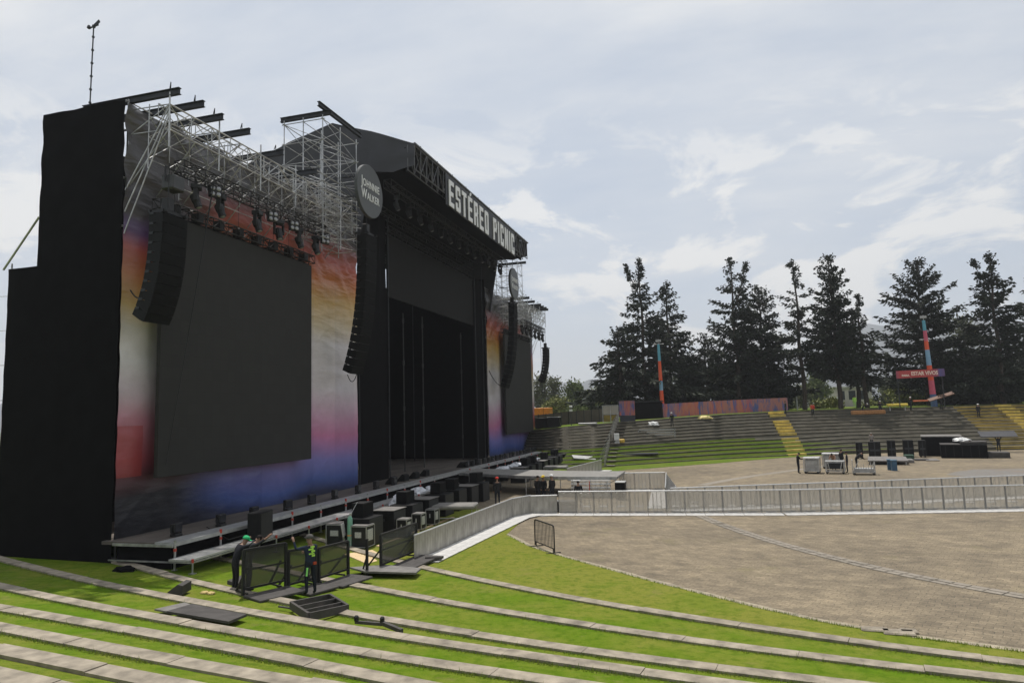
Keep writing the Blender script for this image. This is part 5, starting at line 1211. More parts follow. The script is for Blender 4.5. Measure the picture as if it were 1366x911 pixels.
# ---------------------------------------------------------------- control area on the plaza
def cart(label, px0, px1, py, h, cover, group=None):
    a = Vector(G(px0, py, 0)); b_ = Vector(G(px1, py+.3, 0)); d = b_-a; w = d.length; t = thing('barrier_cart', label, 'cart', a, math.atan2(d.y, d.x)); dp_ = 1.3
    mb = MB()
    for y in (0, dp_):
        for x in (0, w): mb.bar((x, y, .15), (x, y, h), .06)
        mb.bar((0, y, .2), (w, y, .2), .07)
        if cover != 'cage': mb.bar((0, y, h), (w, y, h), .07)
    for x in (0, w): mb.bar((x, 0, .2), (x, dp_, .2), .06); mb.bar((x, 0, h), (x, dp_, h), .06)
    if cover == 'cage': mb.bar((0, 0, .2), (w*.3, 0, h), .05); mb.bar((w, 0, h), (w*.75, 0, .2), .06)
    else: mb.bar((w*.12, 0, h), (w*.22, 0, .25), .05); mb.bar((w*.88, 0, h), (w*.78, 0, .25), .05)
    mb.build('frame', galv, t)
    for x in (.1, w-.1):
        for y in (.08, dp_-.08): mb = MB(); mb.lathe((x, y-.03, .1), [(.1, 0), (.1, .06)], 10, axis=(0, 1, 0)); mb.build('wheel', blackpaint, t)
    if cover == 'sheets':
        mb = MB(); mb.box(.06, w-.06, .04, dp_-.04, .22, h-.1); mb.build('stacked_sheets', aludull, t)
        mb = MB(); mb.bev(-.05, w+.05, 0, dp_, h+.036, h+.1, .02); mb.build('top_sheet', alu, t)
    if cover == 'open':
        mb = MB(); mb.box(.1, w-.1, .5, dp_-.1, .4, h-.15); mb.build('load', darksteel, t); mb = MB(); mb.bev(-.02, w+.02, 0, .5, h+.036, h+.07, .02); mb.build('top_sheet', alu, t)
    if cover == 'cage':
        mb = MB()
        for i in range(9): mb.tube((w*(i+.5)/9, .02, .2), (w*(i+.5)/9, .02, h*(.55+.3*random.random())), .02)
        mb.box(.1, w-.1, .1, dp_-.1, .22, .5); mb.build('loose_bars', aludull, t)
    return t
cart('grey cart stacked with metal sheets, leftmost of the carts on the plaza', 1073, 1093, 631.5, 1.22, 'sheets')
cart('open silver cart with slanted struts between the other carts', 1102, 1127, 632, 1.0, 'open')
cart('low silver cage cart full of loose bars, rightmost of the carts', 1138, 1168, 633.5, 1.15, 'cage')
t = cart('grey cart standing behind the open silver cart', 1098, 1122, 625, 1.25, 'sheets')
p = G(1070, 631.5); person('person in black leaning on the leftmost cart', (p[0]-.25, p[1]+.1, 0), R(-80), pose={'head': (0, .12, 1.62), 'crown': (0, .16, 1.7), 'le': (-.22, .2, 1.18), 'lw': (-.15, .4, 1.2), 're': (.22, .2, 1.18), 'rw': (.15, .4, 1.2)})
p = G(1113, 627); person('shirtless person bent behind the open silver cart', (p[0], p[1], 0), R(160), bare=True, trous=(.02, .02, .02), pose=bend)
p = G(1131, 630.5); person('person in dark clothes standing between the silver carts', (p[0], p[1], 0), R(80), top=(.03, .03, .035))
p = G(1124, 627); person('person in black behind the open cart, partly hidden by the next person', (p[0]+.1, p[1]+.8, 0), R(-60))
p = G(1139, 626); person('person in black stooping behind the cage cart', (p[0]+.3, p[1]+.4, 0), R(-90), pose=bend)
def slabbox(name, label, px0, px1, py, d, h, z0, m, cat, group=None):
    a = Vector(G(px0, py, 0)); b_ = Vector(G(px1, py, 0)); w = (b_-a).length; mb = MB(); mb.bev(0, w, 0, d, z0, z0+h, .03); o = mb.build(name, m, loc=a); o.rotation_euler = (0, 0, math.atan2(b_.y-a.y, b_.x-a.x)); return tag(o, label, cat, group)
def rack(label, px0, px1, py, h, d=.9, z0=0):
    a = Vector(G(px0, py, 0)); b_ = Vector(G(px1, py, 0)); w = (b_-a).length; t = thing('equipment_case', label, 'case', a+Vector((0, 0, z0)), math.atan2(b_.y-a.y, b_.x-a.x))
    mb = MB(); mb.bev(0, w, 0, d, .12, h, .04); mb.build('body', blackbox, t)
    for x in (.15, w-.15):
        for y in (.1, d-.15): mb = MB(); mb.lathe((x, y, .06), [(.06, 0), (.06, .05)], 8, axis=(0, 1, 0)); mb.build('castor', blackpaint, t)
    mb = MB(); mb.box(.1, w-.1, -.012, .01, h*.45, h*.55); mb.box(w*.45, w*.55, -.014, .01, .2, h-.1); mb.build('trim', darksteel, t); return t
t = thing('low_stage', 'low pale platform on the plaza under the black cases', 'platform', G(1158, 620, 0), R(-11)); mb = MB(); mb.bev(0, 3.3, 0, 5.5, .28, .42, .03); mb.build('top', greyboard, t)
for x, y in ((.2, .2), (3.1, .2), (.2, 5.2), (3.1, 5.2)): mb = MB(); mb.bar((x, y, 0), (x, y, .28), .08); mb.build('leg', galv, t)
rack('tilted tall black case left of the row of cases', 1143, 1152, 612, 1.7)
rack('wide pair of black cases on the low platform, below the grey haired person', 1160, 1176, 612, 1.75, z0=0)
rack('tall black case in the middle of the row', 1185, 1196, 611, 1.8)
rack('wide black case right of the middle one', 1206, 1220, 609.5, 1.75)
rack('black case just left of the black riser', 1227, 1237, 610, 1.75)
p = G(1167.5, 608.5); person('grey haired person visible above the wide pair of black cases', (p[0], p[1]+1.2, .75), R(180), top=(.25, .22, .2), hairc=(.35, .32, .3))
slabbox('flat_board', 'light grey board lying flat before the black cases', 1200, 1220, 617.5, 1.8, .3, 0, greyboard, 'board')
slabbox('flat_board', 'wide light board with a dark edge lying near the riser', 1236, 1254, 615, 2.2, .1, 0, greyboard, 'board')
slabbox('flat_board', 'crooked dark board lying between the two pale boards', 1221, 1240, 614.5, 1.5, .14, 0, darkply, 'board')
slabbox('cable_trunk', 'low dark trunk with a green lid in front of the black cases', 1207, 1220, 613, 1.2, .45, 0, mat('green_dark', (.02, .06, .035), .6), 'trunk')
def bin_(label, px0, px1, py, group=None):
    a = Vector(G(px0, py, 0)); b_ = Vector(G(px1, py, 0)); w = (b_-a).length; t = thing('plastic_bin', label, 'bin', a, .05); bl_ = mat('blue_plastic', (.035, .09, .15), .5)
    mb = MB(); mb.prism([(.04, .04, 0), (w-.04, .04, 0), (w-.04, w-.04, 0), (.04, w-.04, 0)][::-1], (0, 0, .82)); mb.build('body', bl_, t); mb = MB(); mb.bev(0, w, 0, w, .82, .92, .03); mb.build('rim', mat('blue_rim', (.12, .2, .27), .5), t); return t
bin_('dark blue square plastic bin, nearer one of the pair on the plaza', 1190, 1198.5, 628); bin_('dark blue plastic bin just behind the nearer blue bin', 1184.5, 1190, 627)
t = thing('black_riser', 'large stepped black riser with a pale top on the plaza before the terrace', 'riser', G(1256, 611, 0), R(-14))
mb = MB(); mb.bev(0, 3.9, 0, 3, 0, 1.3, .03); mb.build('front_tier', blackcloth, t); mb = MB(); mb.bev(-.02, 1.7, -.02, 3, 1.305, 1.38, .02); mb.build('front_top', darkply, t)
mb = MB(); mb.bev(-1.6, 2.0, 3.02, 7.0, 0, 1.95, .03); mb.build('rear_tier', blackcloth, t); mb = MB(); mb.bev(-1.65, 2.05, 3.0, 7.0, 1.955, 2.08, .03); mb.build('rear_top', greyboard, t)
mb = MB(); mb.bev(1.75, 3.95, .5, 3, 1.305, 1.6, .03); mb.build('side_tier', darkply, t); mb = MB(); mb.bev(3.93, 5.7, .4, 2.6, 0, .55, .03); mb.build('low_tier', darkply, t)
for x in np.arange(.4, 3.8, .7): mb = MB(); mb.box(x, x+.03, -.012, 0, .1, 1.22); mb.build('cloth_fold', blackpaint, t)
bundle('white crumpled sheet on top of the black riser', Vector(G(1276, 611, 0))+Vector((1.2, 2.0, 1.6)), (.8, .6, .35), 71, None).data.materials[0] = whitep
# ---------------------------------------------------------------- masts, fences and huts behind the terraces
def seg_mast(label, base, top_px, Y, ztop, cols, w0, w1, lean=0):
    t = thing('light_mast', label, 'mast', base); h = ztop-base[2]; n = len(cols); z = 0
    for i, (c, fr) in enumerate(cols):
        z1 = z+fr*h; mb = MB(); k0 = w0+(w1-w0)*z/h; k1 = w0+(w1-w0)*z1/h; mb.tube((lean*z, 0, z), (lean*z1, 0, z1), k0, 8, k1); mb.build('painted_section', mat('mast_paint_%d' % (i if 0 else hash(c) % 997), c, .5, var=.08), t); z = z1
    mb = MB(); mb.tube((lean*h-.7, 0, h*.78 if w0 > .3 else h), (lean*h+.7, 0, h*.78 if w0 > .3 else h), .06); mb.tube((lean*h, 0, h), (lean*h, 0, h+.7), .05); mb.box(lean*h-.35, lean*h+.35, -.2, .2, h+.3, h+.6); mb.build('lamp_bracket', aludull, t); return t
OR, BL, PK, DB, TQ = (.70, .10, .035), (.20, .36, .50), (.55, .10, .16), (.07, .13, .26), (.10, .33, .42)
b_ = PY(884.5, 556, 96); b_[2] = 4.55; tp = PY(881, 459, 96)
seg_mast('slender striped mast in orange and blue at the left of the painted fence', b_, 0, 96, tp[2], [(DB, .10), (PK, .10), (OR, .17), (BL, .13), (OR, .27), (TQ, .23)], .3, .17, -.012)
b_ = PY(1247, 547, 104); b_[2] = 4.9; tp = PY(1239, 427, 104)
seg_mast('thicker striped mast in orange, pink and blue crossing the red banner sign', b_, 0, 104, tp[2], [(DB, .15), (PK, .16), (OR, .17), (BL, .18), (OR, .10), (PK, .12), (TQ, .12)], .42, .2, -.03)
def mural_mat(sh=0.):
    m, nt, b = newmat('mural_print'); f = noise(nt, 1., 5, .65, stretch=(.42, .42, .08)); g_ = noise(nt, 1.6, 7, .75, stretch=(1, 1, .25))
    f = math_(nt, 'ADD', f, sh); c = ramp(nt, f, [(.38, (.05, .085, .22)), (.47, (.10, .11, .26)), (.5, (.36, .08, .11)), (.57, (.46, .11, .055)), (.66, (.10, .09, .22))]); c = mixc(nt, ramp(nt, g_, [(.44, 0.), (.56, .85)]), c, (.42, .16, .10)); c = mixc(nt, ramp(nt, g_, [(.38, .8), (.47, 0.)]), c, (.06, .10, .27))
    L(nt, c, b.inputs['Base Color']); b.inputs['Roughness'].default_value = .7; return m
mural = mural_mat(.03); mural_blue = mural_mat(-.10)
t = thing('painted_fence', 'long fence covered with orange and blue printed cloth along the top of the terrace', 'fence', (0, 0, 0)); mb = MB(); pb_ = MB(); xs_ = np.linspace(887, 1055, 15); prev = None
for px in xs_:
    b0 = fstep(px, NS-1, 0, 5.0); p = Vector((b0.x, b0.y, b0.z+.05))
    if prev is not None:
        m_ = MB(); m_.bar(prev+Vector((0, 0, .92)), p+Vector((0, 0, .92)), .05, 1.75); m_.build('printed_panel', mural_blue if int(px/23) % 3 != 1 else mural, t)
        m_ = MB(); m_.bar(p+Vector((0, .1, 0)), p+Vector((0, .1, 1.85)), .09); m_.build('post', darksteel, t)
    prev = p
t = thing('printed_screen', 'single printed panel above a dark panel at the head of the diagonal barrier', 'panel', fstep(839, NS-1, 0, .6)); mb = MB(); mb.box(-.95, .95, -.04, .04, .75, 2.5); mb.build('printed_panel', mural, t); mb = MB(); mb.box(-.9, .95, -.03, .03, -.9, .74); mb.build('lower_panel', mat('slate_cloth', (.035, .038, .05), .7), t); mb = MB(); mb.bar((-.8, .06, -.9), (-.8, .06, 2.5), .08); mb.bar((.8, .06, -.9), (.8, .06, 2.5), .08); mb.build('post', darksteel, t)
t = thing('black_hut', 'black cloth covered hut under the big conifer', 'hut', fstep(866, NS-1, .0, 6)); mb = MB(); mb.bev(-1.9, 1.9, -1.2, 1.6, 0, 2.25, .15); mb.build('walls', blackcloth, t); mb = MB(); mb.prism([(-2, -1.3, 2.26), (2, -1.3, 2.26), (2, 1.7, 2.26), (-2, 1.7, 2.26)][::-1], (0, 0, .12)); mb.build('roof', darksteel, t)
t = thing('mesh_gate', 'grey mesh gate with yellow boards beside the printed panel', 'gate', fstep(817, NS-1, 0, 1.2)); mb = MB()
for x in (-.95, 0, .95): mb.bar((x, 0, 0), (x, 0, 2.1), .07)
for z in (.1, 1.0, 2.1): mb.bar((-.95, 0, z), (.95, 0, z), .06)
mb.build('frame', galv, t); mb = MB(); mb.box(-.9, .9, -.01, .01, 1.05, 2.05); mb.build('mesh_sheet', barriersheet, t); mb = MB(); mb.box(-.85, -.05, .05, .09, .15, .95); mb.box(.08, .85, .05, .09, .15, .95); mb.build('yellow_board', yelloww, t)
def wall_run(name, label, pxa, pxb, back, h, m, cat, n=8):
    t = thing(name, label, cat, (0, 0, 0)); mb = MB(); pm = MB(); xs_ = np.linspace(pxa, pxb, n+1); P = [fstep(x, NS-1, .02, back) for x in xs_]
    for a, b_ in zip(P[:-1], P[1:]): mb.bar(a+Vector((0, 0, h/2)), b_+Vector((0, 0, h/2)), .12, h)
    mb.build('panel', m, t)
    for a in P: pm = MB(); pm.bar(a+Vector((0, -.08, 0)), a+Vector((0, -.08, h+.05)), .1); pm.build('post', darksteel, t)
    return t
wall_run('brown_fence', 'brown cloth fence behind the left part of the far terrace', 690, 812, 9, 1.75, mat('brown_cloth', (.075, .062, .05), .85, var=.2, scale=1), 'fence', 12)
t = thing('container', 'orange container roof showing above the brown fence beside the far banner', 'container', fstep(722, NS-1, 0, 16)); mb = MB(); mb.bev(-3.4, 1.7, -1, 1, 0, 2.75, .05); mb.build('body', orangep, t); mb = MB()
for x in np.arange(-3.3, 1.7, .3): mb.box(x, x+.1, -1.05, -1, .1, 2.6)
mb.build('ribs', orangep, t)
for px, w, lb in ((727, 2.0, 'wide black case on the lawn below the orange container'), (741, 1.6, 'black case with a white top on the lawn right of the wide black case')):
    t = thing('equipment_case', lb, 'case', fstep(px, NS-1, 0, 3)); mb = MB(); mb.bev(-w/2, w/2, -.5, .5, 0, 1.25, .05); mb.build('body', blackbox, t); mb = MB(); mb.bev(-w/2, w/2, -.5, .5, 1.26, 1.34, .02); mb.build('lid', aludull if px > 730 else blackpaint, t)
t = thing('work_light', 'pole with two white work lamps in front of the brown fence', 'lamp', fstep(764, NS-1, 0, 3)); mb = MB(); mb.tube((0, 0, 0), (0, 0, 2.3), .05); mb.build('pole', darksteel, t)
for z in (1.75, 2.2): mb = MB(); mb.bev(-.18, .18, -.12, .12, z, z+.26, .04); mb.build('lamp_head', whitep, t)
bit('barrier_stack', 'pale pile of stacked barriers on the lawn edge left of the gate', 786, NS-1, (2.2, .7, .22), aludull, 0, 'barriers')
# red banner sign on two posts
a = PY(1195.5, 500, 101); b_ = PY(1260, 496.5, 101); a = Vector((a[0], 101, a[2])); b_ = Vector((b_[0], 101, b_[2]))
t = thing('banner_sign', 'red banner sign reading ESTAR VIVOS on posts before the trees', 'sign', (a.x, a.y, 4.9)); w = b_.x-a.x; z0 = a.z-4.9; hh = .98
def sign_mat():
    m, nt, b = newmat('banner_sign_print'); tc = nt.nodes.new('ShaderNodeTexCoord'); sp = nt.nodes.new('ShaderNodeSeparateXYZ'); L(nt, tc.outputs['Object'], sp.inputs[0]); f = math_(nt, 'DIVIDE', sp.outputs[0], w)
    c = ramp(nt, f, [(0, (.30, .06, .10)), (.08, (.42, .05, .05)), (.7, (.42, .05, .045)), (.84, (.30, .06, .10)), (.9, (.08, .07, .22)), (1., (.12, .06, .16))]); L(nt, c, b.inputs['Base Color']); b.inputs['Roughness'].default_value = .6; return m
dzs = b_.z-a.z
mb = MB(); mb.prism([(0, -.06, z0-hh/2), (w, -.06, z0-hh/2+dzs), (w, -.06, z0+hh/2+dzs), (0, -.06, z0+hh/2)], (0, .12, 0)); mb.build('banner', sign_mat(), t)
for s, x, sz, zz in (('ESTAR VIVOS', w*.585, .68, 0), ('PARA', w*.19, .32, -.16)):
    me = text_mesh(s, sz, .01, .022, 'CENTER', .78 if sz > .5 else 1.1); me.transform(Matrix(((1, 0, 0, 0), (0, 0, -1, 0), (0, 1, 0, 0), (0, 0, 0, 1)))); me.transform(Matrix.Translation((x, -.075, z0+zz+dzs*x/w))); me.materials.clear(); me.materials.append(mat('sign_white', (.75, .6, .5), .6, var=.1)); o = bpy.data.objects.new('lettering', me); COL.objects.link(o); o.parent = t
for x in (.15, w-.3): mb = MB(); mb.bar((x, .1, 0), (x, .1, z0+hh/2), .1); mb.build('post', darksteel, t)
# pale building and ramp far behind
t = thing('flat_building', 'flat roofed pale building half hidden by the tree trunks', 'building', (PY(1140, 540, 170)[0], 170, 4.7)); W2 = PY(1164, 540, 170)[0]-PY(1115, 540, 170)[0]; mb = MB(); mb.box(-W2/2, W2/2, 0, 12, 0, 4.6); mb.build('wall', mat('pale_wall', (.42, .39, .35), .8, var=.2, scale=.5), t); mb = MB(); mb.box(-W2/2-.4, W2/2+.3, -.4, 12.4, 4.61, 5.0); mb.build('roof', mat('roof_slab', (.5, .48, .44), .8), t)
for i in range(3): mb = MB(); mb.box(-W2/2+.5+i*2.2, -W2/2+1.9+i*2.2, -.03, .0, 2.0, 4.0); mb.build('window', mat('dark_glass', (.03, .035, .04), .1), t)
mb = MB(); mb.box(-W2/2-1, -W2/2+1.3, -1.0, -.4, 0, 2.7); mb.build('white_kiosk', whitep, t)
t = thing('foot_ramp', 'long grey sloping ramp rising towards the pale building', 'ramp', (0, 0, 0)); mb = MB(); p = PY(1040, 545, 150); q = PY(1120, 533, 160); mb.bar((p[0], 150, 4.3), (q[0], 160, 6.3), .5, 1.0); mb.build('parapet', mat('ramp_concrete', (.2, .19, .18), .85), t); mb = MB()
for i in range(5): r_ = Vector((p[0], 150.5, 4)).lerp(Vector((q[0], 160.5, 6)), i/4); mb.bar((r_.x, r_.y, 2), (r_.x, r_.y, r_.z), .4)
mb.build('pier', riserc, t)
t = thing('low_wall', 'pinkish low wall with a railing under the red banner sign', 'wall', (0, 0, 0)); p = PY(1190, 545, 135); q = PY(1245, 540, 135); mb = MB(); mb.bar((p[0], 135, 5.0), (q[0], 135, 6.0), .4, 1.3); mb.build('panel', mat('pink_wall', (.28, .17, .13), .85), t); mb = MB()
for i in range(14): mb.bar((p[0]+(q[0]-p[0])*i/13, 134.6, 4.6+i*.075), (p[0]+(q[0]-p[0])*i/13, 134.6, 5.9+i*.075), .08)
mb.build('railing', darksteel, t)
for px, ptop, lb in ((1064, 518, 'thin pale lamp post on the lawn left of the leaning trunk'), (1338, 522, 'thin white goal like post on the lawn at the far right')):
    p = PY(px, 548, 112); z1 = PY(px, ptop, 112)[2]; t = thing('lamp_post', lb, 'post', (p[0], 112, 4.9)); mb = MB(); mb.tube((0, 0, 0), (0, 0, z1-4.9), .09); mb.build('pole', alu, t); mb = MB(); mb.bar((0, 0, z1-4.95), (1.0 if px < 1100 else 5, 0, z1-4.95), .1); mb.build('arm', alu, t)

# ---------------------------------------------------------------- trees
def foliage_mat(name, a, b_, sc=1.2, sp=.2):
    m, nt, b = newmat(name); f = noise(nt, sc, 4); f2 = noise(nt, 9, 2); c = ramp(nt, f, [(.35, a), (.65, b_)]); c = mixc(nt, ramp(nt, f2, [(.4, 0.), (.7, .35)]), c, tuple(x*1.6 for x in b_)); L(nt, c, b.inputs['Base Color']); b.inputs['Roughness'].default_value = .7; b.inputs['Specular IOR Level'].default_value = sp; return m
conm = foliage_mat('conifer_needles', (.009, .0135, .008), (.02, .028, .014))
conm2 = foliage_mat('conifer_needles_grey', (.014, .02, .013), (.028, .036, .021))
brm = foliage_mat('broad_leaves', (.05, .075, .02), (.115, .14, .042))
brm2 = foliage_mat('yellow_leaves', (.09, .115, .022), (.19, .19, .055))
brm3 = foliage_mat('olive_leaves', (.06, .07, .032), (.12, .125, .065))
def sprays(P, D, n, ln, wd, droop, r, S_=None, sprd=.26, jit=.5):
    """n leaf sprays (thin kites) around points P, pointing roughly along D"""
    k = len(P); Pn = np.repeat(P, n, 0)+r.normal(0, sprd, (k*n, 3)); Dn = np.repeat(D, n, 0)+r.normal(0, jit, (k*n, 3))*np.array([1, 1, .7]); Dn[:, 2] -= droop*r.random(k*n)
    Dn /= np.linalg.norm(Dn, axis=1)[:, None]; S = np.cross(Dn, r.normal(0, 1, (k*n, 3))+np.array([0, 0, .6])); S /= np.linalg.norm(S, axis=1)[:, None]+1e-9
    l = r.uniform(.5, 1.3, k*n)[:, None]*ln*(np.repeat(S_, n)[:, None] if S_ is not None else 1); w = r.uniform(.6, 1.3, k*n)[:, None]*wd
    Q = np.stack([Pn, Pn+Dn*l*.45+S*w, Pn+Dn*l, Pn+Dn*l*.45-S*w], 1); return Q.reshape(-1, 3)
def conifer(label, x, Y, ztop, hw, seed, base=4.9, bare=.18, dens=1., prof_p=.75, sparse_top=.0, lean=0., fork=0., up=.25, m=conm, name='conifer_tree', ln=.82, wd=.14, trunkr=.32, lowskip=0.):
    r = np.random.default_rng(seed); t = thing(name, label, 'tree', (x, Y, base)); h = ztop-base; tr = MB(); n = 9
    path = [Vector((lean*h*(i/n)**1.5+.12*math.sin(i*1.3+seed), .1*math.cos(i*1.7+seed), h*i/n)) for i in range(n+1)]
    for i in range(n): tr.tube(path[i], path[i+1], trunkr*(1-i/n)**.8+.03, 7, trunkr*(1-(i+1)/n)**.8+.03)
    stems = [(path, 0, 1.0)]
    if fork:
        fp_ = [path[6].lerp(path[6]+Vector((fork, .3, h*.30)), i/5)+Vector((.25*math.sin(i), 0, 0)) for i in range(6)]
        for i in range(5): tr.tube(fp_[i], fp_[i+1], .13*(1-i/5)+.03, 5, .13*(1-(i+1)/5)+.03)
        stems.append((fp_, .66, .6))
    P = []; D = []; SS = []
    for path_, f0, ks in stems:
        m_ = len(path_)-1; nb = int((32 if f0 else 118)*dens*h/20)
        for i in range(nb):
            f = bare+(1-bare)*(i+r.random())/nb if not f0 else (i+r.random())/nb
            q = f*m_; a = path_[min(m_-1, int(q))].lerp(path_[min(m_-1, int(q))+1], q-int(q)); g_ = f0+(1-f0)*f if f0 else f
            L_ = 1.36*hw*ks*(max(0, 1-(g_-bare)/(1-bare))**prof_p)*r.uniform(.4, 1.15)+.10
            if lowskip and g_ < lowskip: L_ *= .55+.45*r.random()
            if r.random() < .62*g_**3: continue
            if sparse_top and g_ > 1-sparse_top and r.random() < .5*(1-(g_-(1-sparse_top))/sparse_top*.8): continue
            az = r.uniform(0, 6.283); d = Vector((math.cos(az), math.sin(az), up+.75*g_**4+r.normal(0, .15))).normalized()
            k = max(3, int(L_/.42)); pv = a
            for s in range(1, k+1):
                u = s/k; c = a+d*(L_*u)+Vector((0, 0, -.30*L_*u*u*(1-.5*g_)+.35*L_*max(0, u-.7)))
                if L_ > 1.2: tr.tube(pv, c, .055*(1-u)+.015, 3, .05*(1-u)+.012, cap=False)
                pv = c
                if u > .12: P.append(c); D.append((d.x, d.y, d.z*.3-.05)); SS.append(.38+.66*(1-g_)**.7)
    for path_, f0, ks in stems:                  # needles on the leading shoot
        for i in range(14): q = (len(path_)-1)*(.84+.16*i/13); a = path_[min(len(path_)-2, int(q))].lerp(path_[min(len(path_)-2, int(q))+1], q-min(len(path_)-2, int(q))); P.append(a); D.append((r.normal(0, .4), r.normal(0, .4), 1.4)); SS.append(.26)
    P = np.array([tuple(p) for p in P]); D = np.array(D)
    Q = sprays(P, D, 9, ln, wd, .6, r, np.array(SS), .17, .38)
    nf = len(Q)//4; npmesh('crown', Q, np.arange(4*nf).reshape(-1, 4), m, t); tr.build('trunk', bark, t); return t
def TX(px, Y): return PY(px, 545, Y)[0]
def TZ(px, py, Y): return PY(px, py, Y)[2]
def CT(label, px, pytop, hwpx, Y, seed, **kw): return conifer(label, TX(px, Y), Y, TZ(px, pytop, Y), (TX(px+hwpx, Y)-TX(px-hwpx, Y))/2, seed, **kw)
CT('tall loose conifer with a bent double tip, leftmost of the conifers', 862, 345, 76, 106, 1, sparse_top=.4, fork=-1.9, prof_p=1.35, dens=1.3, up=.05, lean=.0, bare=.12)
CT('low wide spreading conifer at the left foot of the double tipped conifer', 829, 438, 42, 103, 21, prof_p=.55, dens=1.8, bare=.05, up=.0)
CT('dense conifer just right of the leftmost double tipped conifer', 897, 377, 40, 109, 2, prof_p=.7, dens=1.25, up=.3, bare=.1)
CT('short dark bushy conifer in the dip between the tall ones, over the painted fence', 945, 447, 50, 112, 3, prof_p=.6, dens=1.9, bare=.04)
CT('tall ragged conifer with a crooked forked tip in the middle of the row', 988, 344, 46, 108, 4, sparse_top=.35, fork=2.6, prof_p=.75, dens=1.15, lean=-.01, bare=.16)
CT('broad dense dark conifer right of the ragged forked one', 1022, 384, 50, 111, 5, prof_p=.5, dens=1.8, bare=.1)
CT('thin see through conifer with a leaning bare lower trunk', 1074, 348, 34, 106, 6, sparse_top=.3, prof_p=.62, dens=.75, bare=.24, m=conm2, lean=-.01, up=.2)
CT('dense column shaped dark conifer with a clear straight trunk', 1121, 342, 33, 106, 7, prof_p=.42, dens=1.9, bare=.19, up=.45, ln=.7, wd=.17)
CT('smaller drooping conifer leaning against the column shaped one', 1156, 394, 30, 108, 8, prof_p=.8, dens=.9, bare=.2, m=conm2, up=.05, lean=.0, lowskip=.0)
CT('slim second stem conifer beside the drooping conifer', 1146, 440, 24, 110, 18, prof_p=.7, dens=.9, bare=.28, m=conm2)
CT('very broad dark conifer behind the striped mast at the right', 1240, 347, 68, 112, 9, prof_p=.55, dens=1.9, bare=.07, up=.35)
CT('dark conifer with a thin bare tip near the right edge', 1340, 338, 46, 108, 10, sparse_top=.3, fork=-1.5, prof_p=.72, dens=1.7, bare=.05)
CT('dark conifer cut by the right edge of the view', 1395, 372, 48, 116, 11, prof_p=.6, dens=1.1, bare=.05)
CT('low dark spreading conifer filling the gap behind the yellow seating', 1290, 452, 46, 118, 12, prof_p=.5, dens=1.6, bare=.02)
CT('low dark conifer between the broad conifer and the right edge', 1318, 470, 40, 114, 13, prof_p=.5, dens=1.5, bare=.02)
def broad(label, px, pytop, hwpx, Y, seed, m=brm, base=4.6, name='broadleaf_tree', n=1500, ln=.55, wd=.2, zb=.25):
    r = np.random.default_rng(seed); x = TX(px, Y); zt = TZ(px, pytop, Y); hw = (TX(px+hwpx, Y)-TX(px-hwpx, Y))/2; h = zt-base; t = thing(name, label, 'tree', (x, Y, base)); tr = MB(); C = []
    tr.tube((0, 0, 0), (.2, 0, h*.55), .28, 6, .14); nc = 16
    for i in range(nc):
        az = r.uniform(0, 6.28); rad = hw*r.uniform(.15, .85); f = r.uniform(zb, .92); sh = math.sin(math.pi*min(1, max(0, (f-zb*.6)/(1.02-zb*.6)))**.8)
        c = Vector((math.cos(az)*rad*sh, math.sin(az)*rad*sh*.7, h*f)); C.append(c); tr.tube((.12, 0, h*min(.5, f*.6)), c, .09, 4, .03)
    s = hw*.36
    P = np.concatenate([np.array(c)+r.normal(0, 1, (n//nc, 3))*np.array([s, s, min(s, h*.13)])*.75 for c in C]); P[:, 2] = np.clip(P[:, 2], .05, None); D = r.normal(0, 1, P.shape)+np.array([0, 0, .3])
    Q = sprays(P, D, 2, ln, wd, .3, r); nf = len(Q)//4; npmesh('crown', Q, np.arange(4*nf).reshape(-1, 4), m, t); tr.build('trunk', bark, t); return t
for i, (px, py, hw, Y, m, lb) in enumerate([
    (722, 500, 14, 150, brm3, 'thin feathery tree right beside the far banner'), (740, 503, 13, 155, brm3, 'second feathery tree, standing against the pale hills'),
    (768, 513, 17, 140, brm, 'round dark green tree behind the work lamps'), (800, 521, 24, 128, brm2, 'yellowish green tree in front of the leftmost conifers'),
    (826, 528, 16, 124, brm2, 'small yellow green tree beside the mesh gate'), (745, 535, 22, 130, brm2, 'low yellow green bush behind the brown fence'), (785, 538, 26, 126, brm, 'low green bush behind the brown fence, right of the work lamps'),
    (905, 530, 26, 128, brm2, 'light green bush behind the slender striped mast'), (935, 536, 20, 125, brm, 'green bush behind the painted fence'), (975, 532, 24, 126, brm2, 'light green shrub half hidden by the painted fence'),
    (1008, 524, 20, 140, brm3, 'grey green tree behind the painted fence right half'), (1062, 515, 22, 150, brm3, 'hazy green tree behind the leaning trunk'), (1092, 503, 17, 165, brm, 'rounded green tree behind the ramp'),
    (1108, 534, 12, 120, brm2, 'bright green shrub left of the clear straight trunk'), (1092, 541, 8, 116, brm2, 'small bright bush on the lawn edge'), (1186, 508, 12, 160, brm3, 'hazy green tree right of the pale building'),
    (1213, 508, 26, 125, brm2, 'yellow green tree with bent trunks left of the striped mast'), (1235, 520, 20, 128, brm, 'green tree behind the red banner sign'), (1170, 535, 14, 150, brm2, 'low bush right of the pale building'),
    (1296, 416, 26, 128, brm3, 'lighter green crown between the broad conifer and the right edge conifer'), (1040, 536, 16, 130, brm3, 'dull green bush at the right end of the painted fence')]):
    broad(lb, px, py, hw, Y, 40+i, m, n=1500 if hw > 15 else 900, ln=.5 if Y < 140 else .7, wd=.17)
